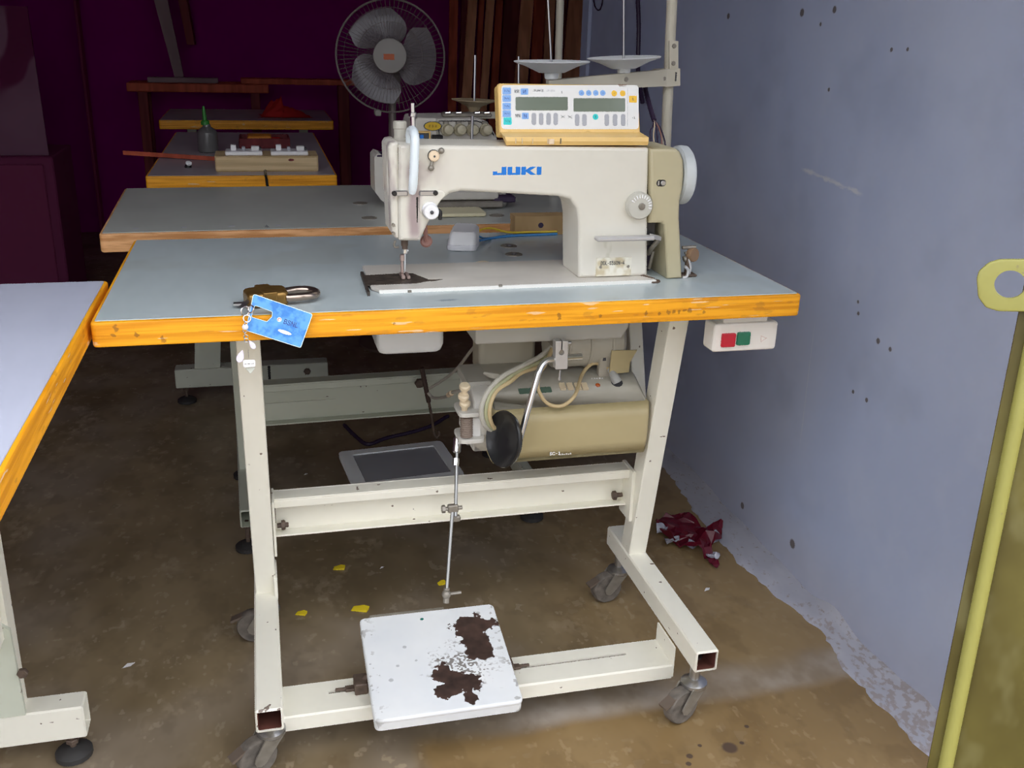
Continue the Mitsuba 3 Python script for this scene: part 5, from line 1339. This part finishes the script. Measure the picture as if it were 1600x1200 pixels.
add(t + '__upper_guide', [bx(Xo(692, 183, yo + 0.02), Xo(765, 175, yo + 0.05), 0.003)], M_DULL)
for a in (699, 716, 745, 760):
    add(t + '__upper_guide_clip', [cyl(Xo(a - 4, 177, yo + 0.015), Xo(a + 5, 176, yo + 0.015), 0.004, 10, 0.001)], M_CHROME)
add(t + '__lower_gadget', [bx(Xo(676, 219, yo - 0.03), Xo(690, 210, yo - 0.01), 0.002), bx(Xo(662, 222, yo - 0.03), Xo(680, 217, yo - 0.01), 0.002)], M_BLACK)
add(t + '__front_rod', cyl(Xo(737, 232, yo - 0.03), Xo(738, 181, yo - 0.03), 0.0038, 10), M_STEEL)
ch = [np.array([p[0], p[1], max(p[2], H + 0.001)]) for p in [Xo(585, 246, 0.93), Xo(590, 240, 0.93), Xo(611, 262, 0.93), Xo(615, 318, 0.93), Xo(611, 326, 0.93), Xo(595, 312, 0.93), Xo(586, 300, 0.93)]]
add(t + '__cloth_plate', hull([p + (0, d, 0) for p in ch for d in (0, 0.10)] + [onto(Xo(650, 330, 0.93), 0.001), Xo(650, 255, 0.93), onto(Xo(650, 330, 0.93), 0.001) + (0, 0.1, 0)]), M_OVERLOCK, 30)
add(t + '__plate_gap', bx(Xo(588, 246, 0.928), Xo(612, 236, 1.0), 0.004), M_CABLEDARK, 30)
fl = [Xo(676, 309, 0.93), Xo(775, 309, 0.93)]
fl = [np.array([p[0], p[1], max(p[2], H + 0.034)]) for p in fl]
add(t + '__front_flap', [bx((fl[0][0], 0.90, fl[0][2] - 0.010), (fl[1][0], 0.95, fl[0][2] + 0.012), 0.003)], M_OVERLOCK)
add(t + '__knife_bar', [bx((fl[0][0], 0.895, fl[0][2] - 0.030), (fl[1][0] + 0.012, 0.94, fl[0][2] - 0.013), 0.003)], M_DULL)
add(t + '__dark_shelf', [bx((fl[1][0] - 0.012, 0.90, fl[0][2] - 0.018), (fl[1][0] + 0.045, 0.97, fl[0][2] - 0.002), 0.003)], M_CABLEDARK)
tr_ = spot(715, 335, z=H + 0.004)
add(t + '__waste_tray', prism(rpoly([(tr_[0] - 0.06, tr_[1] - 0.02), (tr_[0] + 0.07, tr_[1] - 0.02), (tr_[0] + 0.07, tr_[1] + 0.07), (tr_[0] - 0.06, tr_[1] + 0.07)], 0.012), H + 0.001, H + 0.010, 0.003, 'xy'), mat('tray_cream', P((0.60, 0.55, 0.36), 0.5)), 30)

t = thing('thread_stand', 'dim thread stand with one brownish spool plate behind the overlock machine', 'thread stand')
ys_ = 1.18
pb_, pt_ = spot(874, 125, y=ys_), spot(873, 0, y=ys_)
add(t + '__pole', cyl((pb_[0], ys_, H), (pt_[0], ys_, pt_[2] + 0.3), 0.0105, 16), M_STAND)
add(t + '__pole_base', lathe([(0.026, 0), (0.026, 0.004), (0.015, 0.008), (0.0105, 0.03)], (pb_[0], ys_, H), (0, 0, 1), 18), M_STAND)
sp = spot(741, 157, y=ys_)
cross_z = spot(741, 178, y=ys_)[2]
add(t + '__cross_arm', bx((sp[0] - 0.02, ys_ - 0.009, cross_z - 0.012), (pb_[0] + 0.02, ys_ + 0.009, cross_z + 0.006), 0.002), M_STAND)
add(t + '__spool_plate', lathe([(0.010, -0.034), (0.012, -0.030), (0.020, -0.016), (0.045, -0.005), (0.062, 0.000), (0.0625, 0.0022), (0.05, 0.0), (0.008, -0.006)], sp, (0.02, 0, 1), 36), mat('spool_brown', P((0.42, 0.33, 0.20), 0.5)))
add(t + '__spool_pin', cyl(sp - (0, 0, 0.02), spot(742.5, 86, y=ys_), 0.0034, 8), M_STEEL)
s2 = spot(811, 130, y=ys_)
add(t + '__spool_pin', cyl((s2[0], ys_, cross_z), spot(810.5, 88, y=ys_), 0.0034, 8), M_STEEL)
add(t + '__pin_socket', [cyl((sp[0], ys_, cross_z), (sp[0], ys_, sp[2] - 0.030), 0.007, 12), cyl((s2[0], ys_, cross_z), (s2[0], ys_, cross_z + 0.02), 0.006, 12)], M_STAND)

t = thing('pedestal_fan', 'dim pedestal fan with round wire guard and pale hub in the dark behind the machines', 'fan')
fc = spot(610, 88, y=2.2)
fx_ = np.array([-0.16, -0.98, 0.06]); fx_ /= np.linalg.norm(fx_)
f1, f2, _ = frame_of(fx_)
Rf = 0.196


def fring(r, off, w, n=64):
    a = np.linspace(0, 2 * math.pi, n + 1)
    return tube([fc + fx_ * off + r * (math.cos(x) * f1 + math.sin(x) * f2) for x in a], w, 6)


add(t + '__guard_ring', [fring(Rf, 0.0, 0.0030), fring(Rf - 0.002, -0.007, 0.0022)], M_FANMETAL)
wires = []
for s_, dep in ((1, 0.060), (-1, 0.070)):
    for k in range(72):
        a = k * 2 * math.pi / 72
        d = math.cos(a) * f1 + math.sin(a) * f2
        rr_ = np.array([0.055, 0.10, 0.15, 0.183, Rf])
        hh = np.array([0.92, 0.88, 0.70, 0.42, 0.0]) * dep * s_
        wires.append(tube([fc + d * r_ + fx_ * h_ for r_, h_ in zip(rr_, hh)], 0.0006, 4))
wires += [fring(0.115, 0.051, 0.0009, 40), fring(0.165, 0.035, 0.0009, 48)]
labels[add(t + '__guard_wires', wires, M_FANMETAL, False)] = {'kind': 'stuff'}
add(t + '__hub_disc', lathe([(0.0585, 0.050), (0.0600, 0.054), (0.058, 0.060), (0.030, 0.064), (0.004, 0.065)], fc, fx_, 40), M_HUB)
u1_ = np.array([1.0, 0, 0]) - fx_ * fx_[0]; u1_ /= np.linalg.norm(u1_)
u2_ = np.cross(fx_, u1_)
if u2_[2] < 0: u2_ = -u2_
add(t + '__hub_label', place(bx((-0.019, -0.010, 0.0), (0.019, 0.010, 0.002), 0.0005), u1_, u2_, np.cross(u1_, u2_), fc + fx_ * 0.0645 - u1_ * 0.003 - u2_ * 0.004), M_ORANGE, False)
for k in range(3):
    a0 = math.radians((100, -15, 222)[k])
    rows = []
    for r_ in np.linspace(0.035, 0.165, 12):
        t_ = (r_ - 0.035) / 0.13
        half = math.radians(30 + 26 * math.sin(math.pi * min(1, t_ * 0.85 + 0.1)) * (1 - 0.55 * max(0, t_ - 0.75) / 0.25))
        for q_ in np.linspace(-1, 1, 9):
            a = a0 + half * q_ + 0.35 * t_
            p = fc + r_ * (math.cos(a) * u1_ + math.sin(a) * u2_) + fx_ * (0.004 + 0.020 * q_ * (1 - 0.4 * t_))
            rows.append(p)
    rows = np.array(rows)
    n1_ = len(rows)
    vv = np.vstack([rows + fx_ * 0.0012, rows - fx_ * 0.0012])
    ff = []
    for i in range(11):
        for j in range(8):
            b_ = i * 9 + j
            ff += [[b_, b_ + 1, b_ + 10], [b_, b_ + 10, b_ + 9], [b_ + n1_, b_ + 10 + n1_, b_ + 1 + n1_], [b_ + n1_, b_ + 9 + n1_, b_ + 10 + n1_]]
    add(t + '__blade', trimesh.Trimesh(vv, ff, process=False), M_BLADE, True)
add(t + '__motor_housing', lathe([(0.030, 0.010), (0.045, -0.075), (0.060, -0.085), (0.062, -0.150), (0.045, -0.175), (0.015, -0.180)], fc, fx_, 28), M_FANMETAL)
mzb = fc - fx_ * 0.115
add(t + '__pole', [cyl((mzb[0], mzb[1], 0.03), (mzb[0], mzb[1], fc[2] - 0.05), 0.015, 16), cyl((mzb[0], mzb[1], 0.55), (mzb[0], mzb[1], 0.75), 0.020, 16)], M_FANMETAL)
add(t + '__neck', hull([mzb + d for d in np.array([(-0.03, -0.03, -0.06), (0.03, -0.03, -0.06), (-0.03, 0.03, -0.06), (0.03, 0.03, -0.06), (-0.025, -0.025, -0.16), (0.025, -0.025, -0.16), (-0.025, 0.025, -0.16), (0.025, 0.025, -0.16), (0, 0, -0.03)])]), M_FANMETAL, 30)
add(t + '__base', lathe([(0.15, 0), (0.15, 0.010), (0.12, 0.022), (0.03, 0.040), (0.016, 0.06)], (mzb[0], mzb[1], 0), (0, 0, 1), 36), mat('fan_base', P((0.13, 0.09, 0.065), 0.6)))
q = fc - f2 * 0
add(t + '__guard_clip', bx(spot(586, 172, y=2.16), spot(594, 180, y=2.20), 0.003), M_HUB, 20)

# ------------------------------------------------------------------ planks and lumber at the back
pk = [(703, 716, 700, 712, 0, 4.45), (722, 730, 716, 723, 2, 4.52), (732, 746, 720, 734, 1, 4.40), (749, 757, 741, 747, 0, 4.50), (761, 773, 748, 759, 1, 4.42), (776, 786, 764, 775, 0, 4.48),
      (788, 812, 778, 806, 2, 4.56), (815, 834, 800, 820, 1, 4.50), (836, 852, 826, 842, 0, 4.46), (853, 868, 846, 858, 1, 4.52), (868, 886, 860, 880, 2, 4.58), (890, 916, 874, 905, 1, 4.50), (918, 950, 910, 945, 2, 4.60)]
desc = ['narrow reddish plank nearest the fan, leftmost of the leaning planks', 'very dark thin plank right beside the leftmost reddish one', 'tan plank leaning behind the tall spool pin, first broad pale one from the fan',
        'thin reddish plank between the two tan planks near the fan', 'second tan plank from the fan, leaning to the right at its top', 'reddish plank right of the second tan plank', 'broad dark plank in the middle of the leaning planks',
        'brown plank just left of the leaning steel spool pin', 'reddish plank behind the leaning steel spool pin', 'brown plank behind the dim thread stand pole, its left one', 'dark plank right behind the dim thread stand pole',
        'wide brown plank beside the edge of the blue wall', 'dark plank mostly hidden behind the edge of the blue wall']
for (a, b, c, d, mi_, y), ds in zip(pk, desc):
    t = thing('wooden_plank', ds, 'plank', 'planks leaning at the back')
    tl, tr = spot(a, 0, y=y + 0.02), spot(b, 0, y=y + 0.02)
    ll, lr = spot(c, 190, y=y - 0.10), spot(d, 190, y=y - 0.10)
    def ext(p, q, z):
        return p + (q - p) * ((z - p[2]) / (q[2] - p[2]))
    P4 = [ext(ll, tl, 0.0), ext(lr, tr, 0.0), ext(ll, tl, 1.85), ext(lr, tr, 1.85)]
    add(t + '__board', hull([p + (0, dy, 0) for p in P4 for dy in (0, 0.022)]), M_PLANK[mi_], 20)

t = thing('bench', 'dark wooden bench with plank top in the gloom behind the rear table', 'bench')
b0, b1 = spot(198, 143, y=4.25), spot(420, 140, y=4.25)
zt2 = b0[2] + 0.045
add(t + '__plank_top', bx((b0[0], 4.25, b0[2]), (b1[0], 4.50, zt2), 0.004), M_PLANK[0], 20)
for x in (b0[0] + 0.05, b1[0] - 0.1):
    for y in (4.28, 4.44):
        add(t + '__leg', bx((x, y, 0), (x + 0.05, y + 0.04, b0[2] + 0.002), 0.003), M_PLANK[2], 20)
t = thing('lumber', 'pale bar lying on the dark bench under the slanting post', 'bar')
a, b = spot(230, 125, y=4.30), spot(340, 119, y=4.30)
add(t + '__bar', bx((a[0], 4.30, zt2), (b[0], 4.36, zt2 + 0.028), 0.003), M_PALE, 20)
t = thing('lumber', 'reddish board lying across to the right of the dark bench', 'bar')
a, b = spot(362, 131, y=4.35), spot(560, 120, y=4.35)
add(t + '__board', bx((a[0] + 0.05, 4.28, zt2), (b[0], 4.40, zt2 + 0.03), 0.003), M_PLANK[0], 20)
t = thing('trestle', 'dark trestle propping the reddish board behind the fan', 'trestle')
add(t + '__post', bx((b[0] - 0.12, 4.30, 0), (b[0] - 0.06, 4.38, zt2), 0.003), M_PLANK[2], 20)
t = thing('leaning_post', 'pale post slanting up from the dark bench in the gloom', 'post')
a, b, c, d = spot(241, 0, y=4.42), spot(262, 0, y=4.42), spot(274, 117, y=4.36), spot(288, 117, y=4.36)
k_ = 1.5
up2 = lambda p, q: q + (p - q) * k_
P4 = [up2(a, c), up2(b, d), c, d]
dzp = zt2 - c[2]
add(t + '__post', hull([p + (0, dy, dzp * (0 if i < 2 else 1)) for i, p in enumerate(P4) for dy in (0, 0.04)]), M_PALE, 20)
t = thing('leaning_post', 'shorter dim post slanting beside the pale post in the gloom', 'post')
a, b, c, d = spot(278, 0, y=4.6), spot(292, 0, y=4.6), spot(292, 70, y=4.6), spot(304, 70, y=4.6)
P4 = [up2(a, c), up2(b, d), c - (0, 0, 0), d]
add(t + '__post', hull([p + (0, dy, 0) for p in P4 for dy in (0.0, 0.19)]), M_PLANK[2], 20)

t = thing('cabinet', 'dark reddish cabinet in the gloom at the far left', 'cabinet')
c0, c1 = spot(0, 245, y=3.0), spot(78, 245, y=3.0)
add(t + '__body', bx((-1.25, 3.0, 0.0), (c1[0] + 0.01, 3.45, c1[2]), 0.006), mat('cabinet_red', P((0.13, 0.012, 0.06), 0.8)), 20)
for k in range(2):
    add(t + '__door', bx((-1.23 + 0.31 * k, 2.985, 0.06), (-0.93 + 0.31 * k, 3.002, c1[2] - 0.03), 0.004), mat('cabinet_door', P((0.15, 0.016, 0.065), 0.8)), 20)
    add(t + '__door_knob', ball((-0.96 + 0.06 * k, 2.978, 0.42), 0.014, 2), M_DULL)
t = thing('board', 'pale board with dark smears propped on the dark cabinet at the far left', 'board')
a, b, c = spot(-30, 10, y=3.12), spot(42, 10, y=3.12), spot(78, 243, y=3.05)
P4 = [(-0.95, 3.05, c1[2]), (c[0] - 0.005, 3.05, c1[2]), (-0.98, 3.12, b[2]), (b[0], 3.12, b[2])]
add(t + '__panel', hull([np.array(p) + (0, dy, 0) for p in P4 for dy in (0, 0.012)]), mat('smeared_board', P(proc(lambda p, n, uv: mix(mix((0.15, 0.065, 0.11), (0.20, 0.10, 0.15), fbm(p.x * 6, p.z * 6, 1, 3)), (0.10, 0.01, 0.05), smoothstep(0.52, 0.58, fbm(p.x * 5 + 2, p.z * 3.4, 4, 2)))), 0.8, spec=0.2)), 20)
t = thing('door_post', 'dark red upright post in the gloom right of the dark cabinet', 'post')
a, b = spot(121, 60, y=4.55), spot(148, 250, y=4.55)
add(t + '__post', bx((a[0], 4.55, 0.0), (b[0], 4.65, 2.0), 0.004), mat('post_red', P((0.20, 0.015, 0.07), 0.8)), 20)
add(t + '__head', bx((a[0] - 0.18, 4.54, 2.0), (b[0] + 0.05, 4.66, 2.08), 0.004), mat('post_red', scene['mat_post_red']), 20)

# ------------------------------------------------------------------ yellow gate at the right
t = thing('gate', 'yellow painted metal gate leaf with round-holed lug at the right edge', 'gate')
E1 = EYE + 0.90 * (spot(1590, 500, y=0) - EYE) / np.dot(spot(1590, 500, y=0) - EYE, ROT[:, 2])
E0 = EYE + 1.02 * (spot(1449, 1200, y=0) - EYE) / np.dot(spot(1449, 1200, y=0) - EYE, ROT[:, 2])
gz = (E1 - E0) / (E1 - E0)[2]
gb, gt = E0 + gz * (0.03 - E0[2]), E0 + gz * (2.05 - E0[2])
gl = np.array([0.72, -0.62, 0.0]); gl /= np.linalg.norm(gl)
gnrm = np.cross(gz / np.linalg.norm(gz), gl); gnrm = gnrm if np.dot(gnrm, EYE - E1) > 0 else -gnrm
GW = 0.62
add(t + '__sheet', hull([p + gl * a + gnrm * b for p in (gb, gt) for a in (0, GW) for b in (0, -0.003)]), M_GATE, 20)
add(t + '__edge_fold', hull([p + gl * a + gnrm * b for p in (gb, gt) for a in (0.0, 0.003) for b in (-0.003, -0.022)]), M_GATE, 20)


def on_gate(u, v, d=0.0):
    return spot(u, v, plane=(E1 + gnrm * d, gnrm))


r_lo, r_hi = on_gate(1477, 1200, 0.006), on_gate(1547, 860, 0.006)
rz = (r_hi - r_lo) / (r_hi - r_lo)[2]
add(t + '__rib', cyl(r_lo + rz * (0.05 - r_lo[2]), r_lo + rz * (2.0 - r_lo[2]), 0.0070, 14), M_GATERIB)
LO = on_gate(1578, 445, 0.004)
lu, lv = gl, gz / np.linalg.norm(gz)
l2 = lambda u, v: (float(np.dot(on_gate(u, v, 0.004) - LO, lu)), float(np.dot(on_gate(u, v, 0.004) - LO, lv)))
lugp = [l2(1526, 436), l2(1529, 424), l2(1545, 410), l2(1562, 405), l2(1700, 403), l2(1700, 487), l2(1560, 486), l2(1540, 480), l2(1528, 464)]
hc = l2(1578, 444)
rr2 = abs(l2(1603, 444)[0] - hc[0])
lug = prism(rpoly(lugp, 0.004), -0.0045, 0.0045, 0.002, 'xy', 2)
lug = sub(lug, lathe([(rr2, -0.02), (rr2, 0.02)], (hc[0], hc[1], 0), (0, 0, 1), 40))
add(t + '__lug', place(lug, lu, lv, np.cross(lu, lv), LO), M_GATERIB, 30)
add(t + '__hinge_post', [hull([p + gl * a + gnrm * b for p in (gb, gt) for a in (GW - 0.03, GW) for b in (0.0, -0.03)])], M_GATERIB)

t = thing('floor_cable', 'dark cable snaking over the floor behind the pale foot pedal', 'cable')
add(t + '__sheath', tube([spot(u, v, z=0.006) for u, v in ((538, 664), (556, 682), (575, 694), (605, 684), (640, 676), (672, 666), (700, 650))], 0.006, 8, 6), M_CABLEDARK)

# ------------------------------------------------------------------ litter on the floor
for (u, v, sx, sy, r, ds) in ((530, 888, .014, .008, -8, 'yellow paper scrap on the floor nearest the cross beam of the sewing table'), (690, 912, .010, .007, 14, 'yellow paper scrap on the floor beside the pull rod'),
                              (563, 952, .019, .010, -20, 'largest yellow paper scrap, just behind the left corner of the foot pedal'), (471, 959, .012, .007, -20, 'yellow paper scrap on the floor nearest the left leg of the sewing table')):
    t = thing('paper_scrap', ds, 'paper scrap', 'yellow scraps under the sewing table')
    c = spot(u, v, z=0.0); a = math.radians(r)
    poly = [(-sx, -sy), (sx * 0.9, -sy * 1.1), (sx, sy * 0.7), (sx * 0.3, sy * 1.1), (-sx * 0.9, sy * 0.8)]
    top_ = [(c[0] + x * math.cos(a) - y * math.sin(a), c[1] + x * math.sin(a) + y * math.cos(a), 0.0015 + 0.004 * (x > 0)) for x, y in poly]
    add(t + '__leaf', hull([np.array(p) for p in top_] + [np.array((p[0], p[1], 0.0004)) for p in top_]), M_SCRAP, False)
for (u, v, s_, ds) in ((201, 1041, .012, 'white paper shred on the bare floor left of the sewing table'), (597, 888, .006, 'tiny white bit on the floor between the yellow scraps'), (478, 742, .007, 'pale bit on the floor behind the cross beam, left of the pale pedal'), (1105, 922, .010, 'crumb of clear film on the floor below the red wrapper')):
    t = thing('litter_bit', ds, 'litter', None)
    c = spot(u, v, z=0.0)
    add(t + '__bit', hull([c + (-s_, -s_ * .5, 0.001), c + (s_, s_ * .8, 0.001), c + (s_ * .4, -s_ * .4, 0.003), c + (-s_ * .2, s_ * .4, 0.004), c + (0, 0, 0.0005)]), M_PAPER, False)

t = thing('plastic_wrapper', 'crumpled dark red and clear plastic wrapper on the floor beside the blue wall', 'plastic wrapper')
wr = [(1024, 815), (1040, 806), (1076, 806), (1096, 822), (1128, 830), (1127, 846), (1106, 856), (1124, 884), (1118, 889), (1096, 868), (1062, 856), (1044, 842), (1028, 830)]
wp = Polygon([tuple(spot(u, v, z=0.006)[:2]) for u, v in wr])


def crumple(poly, n, zmax, seed, m, key, freq):
    r_ = np.random.default_rng(seed)
    x0, y0, x1, y1 = poly.bounds
    pts = list(np.array(poly.exterior.segmentize(0.015).coords)[:-1])
    while len(pts) < n:
        p = (r_.uniform(x0, x1), r_.uniform(y0, y1))
        if poly.contains(Point(p)):
            pts.append(p)
    pts = np.array(pts)
    from scipy.spatial import Delaunay
    f = Delaunay(pts).simplices
    cen = pts[f].mean(1)
    f = f[[poly.buffer(0.001).contains(Point(c)) for c in cen]]
    z = zmax * np.abs(2 * meshkit.fbm(np.c_[pts * freq, np.full(len(pts), seed * 3.1)], 3) - 1) * 2.2 + 0.0015 + r_.uniform(0, 0.006, len(pts))
    add(key, trimesh.Trimesh(np.c_[pts, z], f, process=False), m, False)


crumple(wp, 190, 0.028, 3, M_REDBAG, t + '__red_film', 22)
for k, (u, v, r_) in enumerate(((1049, 846, 0.020), (1112, 838, 0.022), (1114, 868, 0.018), (1034, 827, 0.016), (1084, 851, 0.016))):
    c = spot(u, v, z=0.012)
    crumple(circle(c[0], c[1], r_, 9), 24, 0.026, 20 + k, M_CLEAR, t + '__clear_film', 45)
